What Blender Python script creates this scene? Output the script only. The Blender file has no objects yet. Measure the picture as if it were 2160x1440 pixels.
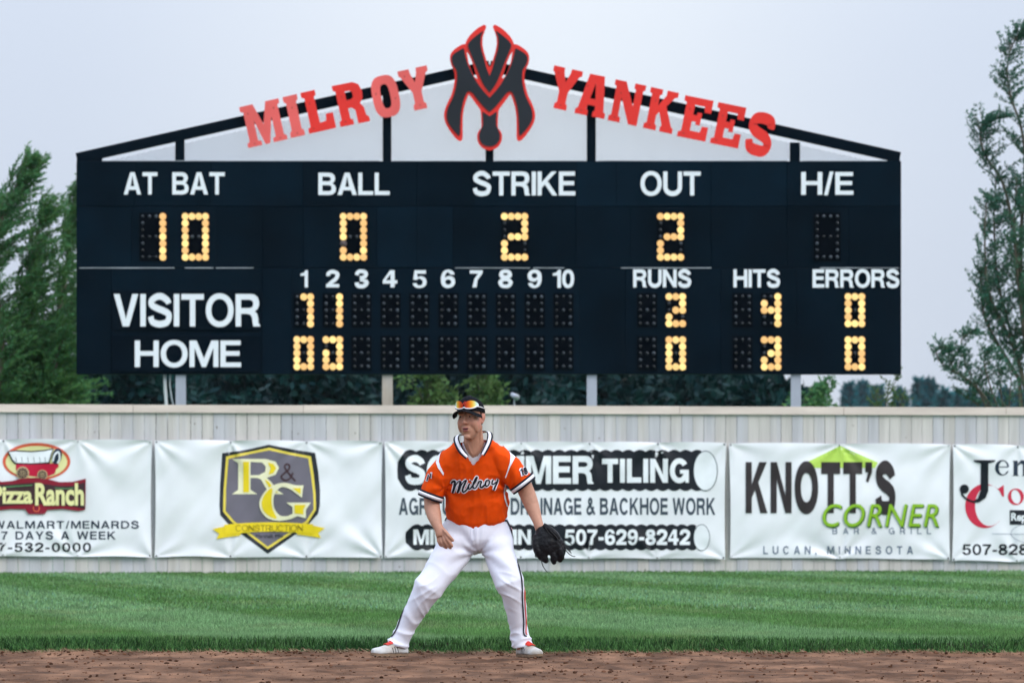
import bpy, bmesh, math, random
import numpy as np
from mathutils import Vector, Matrix, noise
from mathutils.bvhtree import BVHTree
from mathutils.geometry import tessellate_polygon

random.seed(7)
rng = np.random.default_rng(7)
S = bpy.context.scene
COL = S.collection
R = math.radians

# ------------------------------------------------------------------ camera, sky, sun, exposure
H = 0.99            # eye height of the kneeling photographer
FPX = 12000.0       # focal length in photo pixels (200 mm on a 36 mm wide sensor, 2160 px)
CX, HY = 1080.0, 1064.0   # principal column, horizon row
YP = 37.2           # distance of the player
YB = 88.0           # distance of the scoreboard face

cam = bpy.data.cameras.new('camera')
camo = bpy.data.objects.new('camera', cam)
COL.objects.link(camo)
cam.lens = 200.0
cam.sensor_width = 36.0
cam.shift_y = (HY - 720.0) / 2160.0
cam.clip_end = 6000.0
cam.dof.use_dof = True
cam.dof.focus_distance = YP - 0.1
cam.dof.aperture_fstop = 8.0
camo.location = (0, 0, H)
camo.rotation_euler = (R(90), 0, 0)
S.camera = camo

SUN_EL, SUN_AZ = R(38), R(48)     # azimuth measured from behind the camera towards the right
w = bpy.data.worlds.new("World")
S.world = w
w.use_nodes = True
nt = w.node_tree
nt.nodes.clear()
wo = nt.nodes.new('ShaderNodeOutputWorld')
bg = nt.nodes.new('ShaderNodeBackground')
bg.inputs['Strength'].default_value = 0.1
sky = nt.nodes.new('ShaderNodeTexSky')
sky.sky_type = 'NISHITA'
sky.sun_disc = False
sky.sun_elevation = SUN_EL
sky.sun_rotation = R(180) - SUN_AZ
sky.dust_density = 3.0
tcw = nt.nodes.new('ShaderNodeTexCoord')
mapw = nt.nodes.new('ShaderNodeMapping')
mapw.inputs['Scale'].default_value = (9.0, 9.0, 20.0)
nzw = nt.nodes.new('ShaderNodeTexNoise')
nzw.inputs['Scale'].default_value = 1.0
nzw.inputs['Detail'].default_value = 3.0
sepw = nt.nodes.new('ShaderNodeSeparateXYZ')
def wmath(op, a, b=None, c=None):
    m = nt.nodes.new('ShaderNodeMath'); m.operation = op
    for k, v in enumerate((a, b, c)):
        if v is None: continue
        if isinstance(v, (int, float)): m.inputs[k].default_value = v
        else: nt.links.new(v, m.inputs[k])
    return m.outputs[0]
nt.links.new(tcw.outputs['Generated'], mapw.inputs['Vector'])
nt.links.new(mapw.outputs['Vector'], nzw.inputs['Vector'])
nt.links.new(tcw.outputs['Generated'], sepw.inputs[0])
# thin overcast: a brighter patch of cloud behind the board, brighter again overhead (as overcast skies are)
side = wmath('MULTIPLY', wmath('ABSOLUTE', wmath('SUBTRACT', sepw.outputs['X'], 0.004)), 10.5)
side = wmath('ADD', side, wmath('MULTIPLY_ADD', nzw.outputs['Fac'], 0.3, -0.15))
rampw = nt.nodes.new('ShaderNodeValToRGB')
rampw.color_ramp.interpolation = 'EASE'
rampw.color_ramp.elements[0].position = 0.0
rampw.color_ramp.elements[0].color = (6.95, 7.5, 8.25, 1)
rampw.color_ramp.elements[1].position = 1.0
rampw.color_ramp.elements[1].color = (5.6, 6.25, 7.4, 1)
nt.links.new(side, rampw.inputs['Fac'])
up_ = wmath('MULTIPLY_ADD', wmath('MAXIMUM', sepw.outputs['Z'], 0.0), 2.3, 1.0)
vmw = nt.nodes.new('ShaderNodeVectorMath'); vmw.operation = 'SCALE'
nt.links.new(rampw.outputs['Color'], vmw.inputs[0]); nt.links.new(up_, vmw.inputs['Scale'])
mixw = nt.nodes.new('ShaderNodeMix')
mixw.data_type = 'RGBA'
mixw.inputs[0].default_value = 0.95
nt.links.new(sky.outputs['Color'], mixw.inputs[6])
nt.links.new(vmw.outputs[0], mixw.inputs[7])
nt.links.new(mixw.outputs[2], bg.inputs['Color'])
nt.links.new(bg.outputs['Background'], wo.inputs['Surface'])

sl = bpy.data.lights.new('sun', 'SUN')
sl.energy = 1.45
sl.angle = R(28)
sl.color = (1.0, 0.93, 0.84)
slo = bpy.data.objects.new('sun', sl)
COL.objects.link(slo)
slo.location = (10, -10, 40)
sund = Vector((math.sin(SUN_AZ) * math.cos(SUN_EL), -math.cos(SUN_AZ) * math.cos(SUN_EL), math.sin(SUN_EL)))
slo.rotation_euler = sund.to_track_quat('Z', 'Y').to_euler()

S.view_settings.view_transform = 'Standard'
S.view_settings.look = 'None'
S.view_settings.exposure = 0.06
S.view_settings.gamma = 1.0
S.cycles.max_bounces = 8
S.cycles.transparent_max_bounces = 8

# ------------------------------------------------------------------ helpers
def srgb(r, g, b):
    def f(c):
        c /= 255.0
        return c / 12.92 if c <= 0.04045 else ((c + 0.055) / 1.055) ** 2.4
    return (f(r), f(g), f(b), 1.0)

def pmat(name, col, rough=0.6, var=0.12, scale=8.0, stretch=(1, 1, 1), bump=0.0, bscale=None, spec=0.4,
         island=0.0, emit=None, emit_s=0.0, metal=0.0, hue=None, sheen=0.0, coat=0.0, vcol=None, transl=0.0, detail=6.0):
    m = bpy.data.materials.new(name)
    m.use_nodes = True
    t = m.node_tree
    b = t.nodes['Principled BSDF']
    out = t.nodes['Material Output']
    L = t.links.new
    b.inputs['Roughness'].default_value = rough
    b.inputs['Specular IOR Level'].default_value = spec
    b.inputs['Metallic'].default_value = metal
    if sheen: b.inputs['Sheen Weight'].default_value = sheen
    if coat:
        b.inputs['Coat Weight'].default_value = coat
        b.inputs['Coat Roughness'].default_value = 0.25
    tc = t.nodes.new('ShaderNodeTexCoord')
    mp = t.nodes.new('ShaderNodeMapping')
    mp.inputs['Scale'].default_value = stretch
    L(tc.outputs['Object'], mp.inputs['Vector'])
    nz = t.nodes.new('ShaderNodeTexNoise')
    nz.inputs['Scale'].default_value = scale
    nz.inputs['Detail'].default_value = detail
    L(mp.outputs['Vector'], nz.inputs['Vector'])
    mr = t.nodes.new('ShaderNodeMapRange')
    mr.inputs['From Min'].default_value = 0.25
    mr.inputs['From Max'].default_value = 0.75
    mr.inputs['To Min'].default_value = 1 - var
    mr.inputs['To Max'].default_value = 1 + var
    L(nz.outputs['Fac'], mr.inputs['Value'])
    val = mr.outputs['Result']
    base = None
    if vcol:
        va = t.nodes.new('ShaderNodeVertexColor')
        va.layer_name = vcol
        base = va.outputs['Color']
    elif hue:
        n2 = t.nodes.new('ShaderNodeTexNoise')
        n2.inputs['Scale'].default_value = scale * 0.37
        n2.inputs['Detail'].default_value = 3
        L(mp.outputs['Vector'], n2.inputs['Vector'])
        mx = t.nodes.new('ShaderNodeMix')
        mx.data_type = 'RGBA'
        mx.inputs[6].default_value = col
        mx.inputs[7].default_value = hue
        m2 = t.nodes.new('ShaderNodeMapRange')
        m2.inputs['From Min'].default_value = 0.38
        m2.inputs['From Max'].default_value = 0.62
        if island:
            gi = t.nodes.new('ShaderNodeNewGeometry')
            ad = t.nodes.new('ShaderNodeMath'); ad.operation = 'MULTIPLY_ADD'
            ad.inputs[1].default_value = 0.5; ad.inputs[2].default_value = -0.25
            L(gi.outputs['Random Per Island'], ad.inputs[0])
            a2 = t.nodes.new('ShaderNodeMath'); a2.operation = 'ADD'
            L(n2.outputs['Fac'], a2.inputs[0]); L(ad.outputs[0], a2.inputs[1])
            L(a2.outputs[0], m2.inputs['Value'])
        else:
            L(n2.outputs['Fac'], m2.inputs['Value'])
        L(m2.outputs['Result'], mx.inputs[0])
        base = mx.outputs[2]
    if island:
        g = t.nodes.new('ShaderNodeNewGeometry')
        mi = t.nodes.new('ShaderNodeMapRange')
        mi.inputs['To Min'].default_value = 1 - island
        mi.inputs['To Max'].default_value = 1 + island
        L(g.outputs['Random Per Island'], mi.inputs['Value'])
        mm = t.nodes.new('ShaderNodeMath'); mm.operation = 'MULTIPLY'
        L(val, mm.inputs[0]); L(mi.outputs['Result'], mm.inputs[1])
        val = mm.outputs[0]
    vm = t.nodes.new('ShaderNodeVectorMath'); vm.operation = 'SCALE'
    if base is None:
        vm.inputs[0].default_value = col[:3]
    else:
        L(base, vm.inputs[0])
    L(val, vm.inputs['Scale'])
    L(vm.outputs[0], b.inputs['Base Color'])
    if bump:
        bp = t.nodes.new('ShaderNodeBump')
        bp.inputs['Strength'].default_value = bump
        bp.inputs['Distance'].default_value = 0.02
        nb = t.nodes.new('ShaderNodeTexNoise')
        nb.inputs['Scale'].default_value = bscale or scale * 3
        nb.inputs['Detail'].default_value = 5
        L(mp.outputs['Vector'], nb.inputs['Vector'])
        L(nb.outputs['Fac'], bp.inputs['Height'])
        L(bp.outputs['Normal'], b.inputs['Normal'])
    if emit:
        b.inputs['Emission Color'].default_value = emit
        b.inputs['Emission Strength'].default_value = emit_s
    if transl:
        tr = t.nodes.new('ShaderNodeBsdfTranslucent')
        L(vm.outputs[0], tr.inputs['Color'])
        ms = t.nodes.new('ShaderNodeMixShader')
        ms.inputs[0].default_value = transl
        L(b.outputs[0], ms.inputs[1]); L(tr.outputs[0], ms.inputs[2])
        L(ms.outputs[0], out.inputs['Surface'])
    return m

def finish(o, parent):
    COL.objects.link(o)
    if parent is not None:
        o.parent = parent
        o.matrix_parent_inverse = Matrix.Translation(parent.location).inverted()
    return o

def mk(name, src, mats, parent=None, smooth=False):
    """link a mesh (given as bmesh or mesh, in world coordinates) as ONE object"""
    if isinstance(src, bmesh.types.BMesh):
        me = bpy.data.meshes.new(name)
        src.to_mesh(me)
        src.free()
    else:
        me = src
    if len(me.materials): me.materials.clear()
    for m in (mats if isinstance(mats, (list, tuple)) else [mats]):
        me.materials.append(m)
    if smooth:
        me.polygons.foreach_set('use_smooth', [True] * len(me.polygons))
    me.name = name
    return finish(bpy.data.objects.new(name, me), parent)

def np_mesh(name, verts, faces_n, loops):
    """fast mesh: verts (n,3); loops flat index list; faces_n verts per face"""
    me = bpy.data.meshes.new(name)
    verts = np.asarray(verts, dtype=np.float32)
    loops = np.asarray(loops, dtype=np.int32)
    nf = len(loops) // faces_n
    me.vertices.add(len(verts)); me.vertices.foreach_set('co', verts.ravel())
    me.loops.add(len(loops)); me.loops.foreach_set('vertex_index', loops)
    me.polygons.add(nf)
    me.polygons.foreach_set('loop_start', np.arange(nf, dtype=np.int32) * faces_n)
    me.update(calc_edges=True)
    me.validate()
    return me

def tag(o, label=None, cat=None, group=None, kind=None):
    if label: o['label'] = label
    if cat: o['category'] = cat
    if group: o['group'] = group
    if kind: o['kind'] = kind
    return o

def thing(name, loc, label, cat, group=None):
    o = bpy.data.objects.new(name, None)
    o.empty_display_size = 0.2
    o.location = loc
    COL.objects.link(o)
    return tag(o, label, cat, group)

def box(bm, x0, x1, y0, y1, z0, z1):
    v = [bm.verts.new(p) for p in ((x0,y0,z0),(x1,y0,z0),(x1,y1,z0),(x0,y1,z0),(x0,y0,z1),(x1,y0,z1),(x1,y1,z1),(x0,y1,z1))]
    for f in ((0,3,2,1),(4,5,6,7),(0,1,5,4),(1,2,6,5),(2,3,7,6),(3,0,4,7)):
        bm.faces.new([v[i] for i in f])

def bar(bm, p0, p1, w_, d_, up=Vector((0, 1, 0))):
    p0, p1 = Vector(p0), Vector(p1)
    t = (p1 - p0).normalized()
    a = up.cross(t).normalized(); b = t.cross(a)
    v = []
    for p in (p0, p1):
        for s, q in ((-1,-1),(1,-1),(1,1),(-1,1)):
            v.append(bm.verts.new(p + a * s * w_ / 2 + b * q * d_ / 2))
    for f in ((0,3,2,1),(4,5,6,7),(0,1,5,4),(1,2,6,5),(2,3,7,6),(3,0,4,7)):
        bm.faces.new([v[i] for i in f])

def tube(bm, pts, r0, r1=None, n=6):
    pts = [Vector(p) for p in pts]
    r1 = r0 if r1 is None else r1
    rings = []
    m = len(pts)
    for i, p in enumerate(pts):
        t = (pts[min(i+1, m-1)] - pts[max(i-1, 0)]).normalized()
        ref = Vector((0, 1, 0)) if abs(t.y) < 0.9 else Vector((1, 0, 0))
        a = ref.cross(t).normalized(); b = t.cross(a)
        r = r0 + (r1 - r0) * i / max(m - 1, 1)
        rings.append([bm.verts.new(p + a * r * math.cos(2*math.pi*k/n) + b * r * math.sin(2*math.pi*k/n)) for k in range(n)])
    for i in range(m - 1):
        for k in range(n):
            bm.faces.new((rings[i][k], rings[i][(k+1) % n], rings[i+1][(k+1) % n], rings[i+1][k]))
    bm.faces.new(rings[0][::-1]); bm.faces.new(rings[-1])

def loft(bm, secs, n=20, ref=Vector((0, 1, 0)), caps=True, mat=None):
    """closed tapered tube; secs = (centre, half width, half depth)"""
    C = [Vector(s[0]) for s in secs]
    m = len(C)
    rings = []
    for i in range(m):
        t = (C[min(i+1, m-1)] - C[max(i-1, 0)]).normalized()
        b = (ref - t * ref.dot(t)).normalized()
        a = b.cross(t).normalized()
        rings.append([bm.verts.new(C[i] + a * secs[i][1] * math.cos(2*math.pi*k/n) + b * secs[i][2] * math.sin(2*math.pi*k/n)) for k in range(n)])
    fs = []
    for i in range(m - 1):
        for k in range(n):
            fs.append(bm.faces.new((rings[i][k], rings[i][(k+1) % n], rings[i+1][(k+1) % n], rings[i+1][k])))
    if caps:
        fs.append(bm.faces.new(rings[0][::-1])); fs.append(bm.faces.new(rings[-1]))
    if mat is not None:
        for f in fs: f.material_index = mat
    return rings

def ellipsoid(bm, c, r, rot=None, u=16, v=12):
    M = Matrix.Translation(Vector(c)) @ (rot.to_4x4() if rot else Matrix.Identity(4)) @ Matrix.Diagonal((r[0], r[1], r[2], 1))
    bmesh.ops.create_uvsphere(bm, u_segments=u, v_segments=v, radius=1.0, matrix=M)

def remesh(bm, voxel, smooth=3, fac=0.5):
    bmesh.ops.recalc_face_normals(bm, faces=bm.faces)
    me = bpy.data.meshes.new('tmp'); bm.to_mesh(me); bm.free()
    o = bpy.data.objects.new('tmp', me); COL.objects.link(o)
    md = o.modifiers.new('r', 'REMESH'); md.mode = 'VOXEL'; md.voxel_size = voxel
    if smooth:
        ms = o.modifiers.new('s', 'SMOOTH'); ms.factor = fac; ms.iterations = smooth
    dg = bpy.context.evaluated_depsgraph_get()
    res = bpy.data.meshes.new_from_object(o.evaluated_get(dg))
    bpy.data.objects.remove(o); bpy.data.meshes.remove(me)
    return res

def displace(me, fn):
    vs = me.vertices
    n = [v.normal.copy() for v in vs]
    for v, nn in zip(vs, n):
        v.co += nn * fn(v.co)
    me.update()

def curve_pts(pts, k=5, closed=False):
    """Catmull-Rom through 2D points"""
    P_ = [Vector(p) for p in pts]
    n = len(P_)
    out = []
    rng_ = range(n) if closed else range(n - 1)
    for i in rng_:
        p0 = P_[(i-1) % n] if closed else P_[max(i-1, 0)]
        p1 = P_[i]; p2 = P_[(i+1) % n]
        p3 = P_[(i+2) % n] if closed else P_[min(i+2, n-1)]
        for j in range(k):
            t = j / k
            out.append(0.5 * ((2*p1) + (p2-p0)*t + (2*p0-5*p1+4*p2-p3)*t*t + (3*p1-p0-3*p2+p3)*t**3))
    if not closed: out.append(P_[-1].copy())
    return [tuple(p) for p in out]

# 2D shapes are (verts2d, faces)
def poly(*loops):
    vv = [p for l in loops for p in l]
    tris = tessellate_polygon([[Vector((p[0], p[1], 0)) for p in l] for l in loops])
    return vv, [tuple(t) for t in tris]

def ell(cx, cy, rx, ry, n=36, p=2.0, a0=0.0, a1=2*math.pi, rot=0.0):
    out = []
    for k in range(n):
        a = a0 + (a1 - a0) * k / n
        c, s = math.cos(a), math.sin(a)
        x = rx * math.copysign(abs(c) ** (2/p), c); y = ry * math.copysign(abs(s) ** (2/p), s)
        out.append((cx + x*math.cos(rot) - y*math.sin(rot), cy + x*math.sin(rot) + y*math.cos(rot)))
    return out

def stroke(pts, w_, smooth=True, k=5, w1=None, butt=False):
    if smooth: pts = curve_pts(pts, k)
    n = len(pts)
    V, F = [], []
    for i, p in enumerate(pts):
        a = Vector(pts[max(i-1, 0)]); b = Vector(pts[min(i+1, n-1)])
        t = (b - a)
        t = t.normalized() if t.length > 1e-9 else Vector((1, 0))
        nn = Vector((-t.y, t.x))
        ww = w_ if w1 is None else w_ + (w1 - w_) * i / (n - 1)
        if n > 8 and i in (0, n-1) and not butt: ww *= 0.55
        V += [tuple(Vector(p) + nn * ww / 2), tuple(Vector(p) - nn * ww / 2)]
        if i: F.append((2*i-2, 2*i-1, 2*i+1, 2*i))
    return V, F

def join(*shapes):
    V, F = [], []
    for v, f in shapes:
        o = len(V); V += list(v); F += [tuple(i + o for i in q) for q in f]
    return V, F

def txt(s, x0, x1, y0, y1, bold=0.03, shear=0.0, space=1.0):
    """lettering set in the built-in typeface, fitted to a box (rows grow downwards)"""
    cu = bpy.data.curves.new('t', 'FONT')
    cu.body = s; cu.size = 1.0; cu.offset = bold; cu.space_character = space; cu.shear = shear
    cu.resolution_u = 4; cu.fill_mode = 'FRONT'
    o = bpy.data.objects.new('t', cu); COL.objects.link(o)
    dg = bpy.context.evaluated_depsgraph_get()
    me = bpy.data.meshes.new_from_object(o.evaluated_get(dg))
    V = [(v.co.x, v.co.y) for v in me.vertices]
    F = [tuple(p.vertices) for p in me.polygons]
    bpy.data.objects.remove(o); bpy.data.curves.remove(cu); bpy.data.meshes.remove(me)
    xs = [p[0] for p in V]; ys = [p[1] for p in V]
    a, b, c, d = min(xs), max(xs), min(ys), max(ys)
    return [(x0 + (p[0]-a)/(b-a)*(x1-x0), y1 - (p[1]-c)/(d-c)*(y1-y0)) for p in V], F

def glyph(ch, s):
    """block capital of height 1, stem s: (shape, width)"""
    R_ = lambda *p: poly(list(p))
    arc = lambda cx, cy, rx, ry, a0, a1, n=16: [(cx + rx*math.cos(R(a0+(a1-a0)*k/(n-1))), cy + ry*math.sin(R(a0+(a1-a0)*k/(n-1)))) for k in range(n)]
    t = s * .86
    if ch == 'I': return R_((0,0),(s,0),(s,1),(0,1)), s
    if ch == 'H': w=.93; return R_((0,0),(s,0),(s,.5-t*.42),(w-s,.5-t*.42),(w-s,0),(w,0),(w,1),(w-s,1),(w-s,.5+t*.58),(s,.5+t*.58),(s,1),(0,1)), w
    if ch == 'L': w=.76; return R_((0,0),(w,0),(w,t),(s,t),(s,1),(0,1)), w
    if ch == 'T': w=.84; a=(w-s)/2; return R_((a,0),(a+s,0),(a+s,1-t),(w,1-t),(w,1),(0,1),(0,1-t),(a,1-t)), w
    if ch == 'E': w=.80; return R_((0,0),(w,0),(w,t),(s,t),(s,.5-t*.42),(w*.93,.5-t*.42),(w*.93,.5+t*.58),(s,.5+t*.58),(s,1-t),(w*.98,1-t),(w*.98,1),(0,1)), w
    if ch == 'A': w=.98; q=s*1.08; f=.29; g=f+t*.95; m=(w-q)/2; return poly([(0,0),(q,0),(q+m*.24*.78,.21),(w-q-m*.24*.78,.21),(w-q,0),(w,0),(w/2+q*.56,1),(w/2-q*.56,1)], [(w/2-(w/2-q)*(1-.21-t)*.78/ .79*.62,.21+t*.9),(w/2+(w/2-q)*(1-.21-t)*.78/ .79*.62,.21+t*.9),(w/2,.84)]), w
    if ch == 'V': w=.92; q=s*1.08; return R_((0,1),(q,1),(w/2,.24),(w-q,1),(w,1),(w/2+q*.55,0),(w/2-q*.55,0)), w
    if ch == 'W': w=1.32; q=s*1.0; return R_((0,1),(q,1),(w*.27,.30),(w/2-q*.48,1),(w/2+q*.48,1),(w*.73,.30),(w-q,1),(w,1),(w*.76+q*.4,0),(w*.76-q*.45,0),(w/2,.68),(w*.24+q*.45,0),(w*.24-q*.4,0)), w
    if ch == 'M': w=1.12; q=s*.95; return R_((0,0),(q,0),(q,.72),(w/2-q*.42,0),(w/2+q*.42,0),(w-q,.72),(w-q,0),(w,0),(w,1),(w-q*1.4,1),(w/2,.32),(q*1.4,1),(0,1)), w
    if ch == 'N': w=.93; return R_((0,0),(s,0),(s,.66),(w-s*1.02,0),(w,0),(w,1),(w-s,1),(w-s,.34),(s*1.02,1),(0,1)), w
    if ch == 'K': w=.97; return R_((0,0),(s,0),(s,.30),(s+.15,.46),(w-s*1.18,0),(w,0),(s+.29,.60),(w-.03,1),(w-s*1.25-.03,1),(s,.56),(s,1),(0,1)), w
    if ch == 'Y': w=.94; a=(w-s)/2; q=s*1.12; return R_((a,0),(a+s,0),(a+s,.39),(w,1),(w-q,1),(w/2,.56),(q,1),(0,1),(a,.39)), w
    if ch == 'X': w=.94; q=s*1.15; return R_((0,0),(q,0),(w/2,.36),(w-q,0),(w,0),(w/2+q*.55,.51),(w-.02,1),(w-q-.02,1),(w/2,.66),(q+.02,1),(.02,1),(w/2-q*.55,.51)), w
    if ch == 'O': w=1.04; return poly(ell(w/2,.5,w/2,.52,44,2.1), ell(w/2,.5,w/2-s,.52-t,36,2.1)), w
    if ch == '0': w=.76; return poly(ell(w/2,.5,w/2,.515,40,2.25), ell(w/2,.5,w/2-s*.95,.515-t,32,2.25)), w
    if ch == 'C': w=.98; return poly(arc(w/2,.5,w/2,.52,33,327,36)+arc(w/2,.5,w/2-s,.52-t,322,38,32)), w
    if ch == 'G': w=1.0; return poly(arc(w/2,.5,w/2,.52,36,300,32)+[(w*.80,.10),(w*.83,0),(w,0),(w,.54),(w*.54,.54),(w*.54,.38),(w-s,.38)]+arc(w/2,.5,w/2-s,.52-t,325,40,30)), w
    if ch == 'D': w=.95; return poly([(0,0)]+arc(w-.5,.5,.5,.5,-90,90,22)+[(0,1)], [(s,t)]+arc(w-.5,.5,.5-s,.5-t,-90,90,18)+[(s,1-t)]), w
    if ch == 'P': w=.86; return poly([(0,0),(s,0),(s,.36)]+arc(w-.32,.68,.32,.32,-90,90,18)+[(0,1)], [(s,.36+t)]+arc(w-.32,.68,.32-s,.32-t,-90,90,14)+[(s,1-t)]), w
    if ch == 'R': w=.92; return poly([(0,0),(s,0),(s,.39),(w*.46,.39),(w*.60,.36),(w*.67,.27),(w*.69,.12),(w*.72,0),(w,0),(w,.03),(w*.93,.10),(w*.915,.28),(w*.87,.40),(w*.78,.465),(w*.90,.54),(w*.955,.66),(w*.955,.76),(w*.90,.90),(w*.77,.98),(w*.62,1),(0,1)], [(s,.39+t),(s,1-t),(w*.58,1-t),(w*.69,1-t-.04),(w*.72,.70),(w*.69,.39+t+.04),(w*.58,.39+t)]), w
    if ch == 'B': w=.90; return poly([(0,0),(w*.60,0),(w*.82,.03),(w*.97,.14),(w,.28),(w*.95,.42),(w*.80,.525),(w*.90,.60),(w*.95,.73),(w*.91,.87),(w*.78,.97),(w*.60,1),(0,1)], [(s,t),(w*.58,t),(w*.71,t+.03),(w*.76,.285),(w*.71,.435-.02),(w*.58,.44),(s,.44)], [(s,.44+t),(w*.55,.44+t),(w*.67,.44+t+.02),(w*.705,.72),(w*.67,1-t-.03),(w*.55,1-t),(s,1-t)]), w
    if ch == 'U': w=.92; r=w/2-s/2; return stroke([(s/2,1),(s/2,.8),(s/2,.55)]+arc(w/2,.36,r,.36-t/2+.015,180,360,22)+[(w-s/2,.55),(w-s/2,.8),(w-s/2,1)], s, False, butt=True), w
    if ch == 'J': w=.70; return stroke([(w-s/2,1),(w-s/2,.55)]+arc(w/2,.30,w/2-s/2,.30-t/2+.015,0,-175,18), s, False, butt=True), w
    if ch == 'S':
        w=.90; xl,xr=s/2+.005,w-s/2-.005; yt,yb=1-t/2+.015,t/2-.015
        return stroke([(xr-.01,.70),(xr-.06,.80),(w*.5+.1,yt-.015),(w*.5,yt),(w*.5-.13,yt-.02),(xl+.04,.80),(xl+.045,.66),(w*.5-.06,.545),(w*.5+.1,.495),(xr-.02,.39),(xr-.005,.25),(xr-.09,.12),(w*.5+.04,yb),(w*.5-.05,yb),(xl+.07,.14),(xl,.31)], s, True, 4, butt=True), w
    if ch == '1': w=.52; a=w-s; return R_((a,0),(w,0),(w,1),(w-s*.75,1),(a-.05,.86),(0,.80),(0,.67),(a,.68)), w
    if ch == '2':
        w=.76; V,F=stroke([(s/2,.66),(s/2+.02,.80),(w*.36,1-t/2),(w*.62,1-t/2),(w-s/2,.80),(w-s/2,.66),(w*.72,.48),(w*.42,.30),(s*.62,.12),(s*.5,.0)], s, True, 4, butt=True)
        V=[(x,max(y,t+.001)) for x,y in V]; return join((V,F), R_((0,0),(w,0),(w,t),(0,t))), w
    if ch == '3':
        w=.76; return join(stroke([(s/2,.70),(s/2+.05,.84),(w*.38,1-t/2+.01),(w*.62,1-t/2),(w-s/2-.03,.82),(w-s/2-.04,.68),(w*.62,.565),(w*.38,.55)], s*.95, True, 4, butt=True), ([(x,min(y,.47)) for x,y in stroke([(w*.38,.46),(w*.62,.45),(w-s/2,.33),(w-s/2,.22),(w*.66,t/2),(w*.38,t/2-.01),(s/2+.04,.16),(s/2,.30)], s, True, 4, butt=True)[0]], stroke([(w*.38,.46),(w*.62,.45),(w-s/2,.33),(w-s/2,.22),(w*.66,t/2),(w*.38,t/2-.01),(s/2+.04,.16),(s/2,.30)], s, True, 4, butt=True)[1])), w
    if ch == '4': w=.78; x1,x2=w*.82-s,w*.82; return poly([(x1,0),(x2,0),(x2,.22),(w,.22),(w,.22+t),(x2,.22+t),(x2,1),(x1-.03,1),(0,.40),(0,.22),(x1,.22)], [(x1,.22+t),(.16,.22+t),(x1,.76)]), w
    if ch == '5': w=.76; return poly([(.10,1),(.03,.46),(.03+s*.86,.44),(w*.40,.52),(w*.58,.50),(w*.71,.40),(w*.72,.29),(w*.66,.17),(w*.50,.13),(w*.34,.16),(w*.27,.27),(0,.26),(w*.06,.12),(w*.24,.01),(w*.50,-.02),(w*.78,.03),(w*.96,.17),(w,.33),(w*.95,.50),(w*.80,.62),(w*.58,.665),(w*.36,.61),(.10+s*.6,1-t),(w*.94,1-t),(w*.94,1)]), w
    if ch in '69':
        w=.76; o=curve_pts([(w*.96,.75),(w*.82,.94),(w*.52,1.015),(w*.2,.92),(w*.04,.7),(0,.45),(w*.05,.19),(w*.24,.03),(w*.52,-.015),(w*.8,.05),(w*.97,.2),(w,.34),(w*.94,.52),(w*.78,.63),(w*.58,.66),(w*.40,.62),(w*.30,.56),(w*.30,.66),(w*.36,.80),(w*.52,.87),(w*.68,.74)], 3, True)
        h=ell(w*.515,.32,w*.5-s*.98,.335-t,28)
        if ch == '9': o=[(w-x,1-y) for x,y in o]; h=[(w-x,1-y) for x,y in h]
        return poly(o,h), w
    if ch == '7': w=.74; return R_((0,1),(0,1-t),(w-s*1.15,1-t),(w*.36,.50),(w*.20,0),(w*.20+s*1.1,0),(w*.60,.42),(w,1-t*.9),(w,1)), w
    if ch == '8':
        w=.77; o=curve_pts([(w*.5,-.015),(w*.82,.04),(w,.26),(w*.94,.42),(w*.80,.52),(w*.92,.63),(w*.94,.78),(w*.80,.96),(w*.5,1.015),(w*.2,.96),(w*.06,.78),(w*.08,.63),(w*.2,.52),(w*.06,.42),(0,.26),(w*.18,.04)], 3, True)
        return poly(o, ell(w*.5,.275,w*.5-s,.29-t,26), ell(w*.5,.755,w*.44-s*.95,.26-t,26)), w
    if ch == '/': w=.42; return R_((0,-.02),(s*.8,-.02),(w,1.02),(w-s*.8,1.02)), w
    if ch == '-': w=.40; return R_((0,.30),(w,.30),(w,.30+t),(0,.30+t)), w
    if ch == ',': w=s*1.1; return R_((0,0),(s*.45,0),(s*.15,-.14),(s*.55,-.16),(w,0),(w,.2),(0,.2)), w
    if ch == "'": w=s*1.1; return R_((0,1),(w,1),(w,.80),(s*.45,.60),(s*.1,.63),(s*.45,.80),(0,.80)), w
    if ch == '&':
        w=.95; q=s*.85
        return stroke([(w-.02,.02),(w*.62,.36),(w*.30,.74),(w*.34,.90),(w*.48,.94),(w*.60,.84),(w*.55,.66),(w*.28,.46),(q*.55,.27),(w*.2,.10),(w*.42,.07),(w*.66,.20),(w*.82,.48)], q, True, 4, butt=True), w
    return None, .34
def block(s_, x0, x1, y0, y1, stem=.2, gap=.10, word=.42):
    """block-letter word fitted to a box; y1 is the baseline"""
    V, F, x = [], [], 0.0
    for ch in s_:
        if ch == ' ': x += word; continue
        g, w_ = glyph(ch, stem)
        if ch in 'AVTYL' : pass
        o = len(V)
        V += [(p[0] + x, p[1]) for p in g[0]]; F += [tuple(i + o for i in f) for f in g[1]]
        x += w_ + gap
    x -= gap
    return [(x0 + p[0] / x * (x1 - x0), y1 - p[1] * (y1 - y0)) for p in V], F

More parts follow.
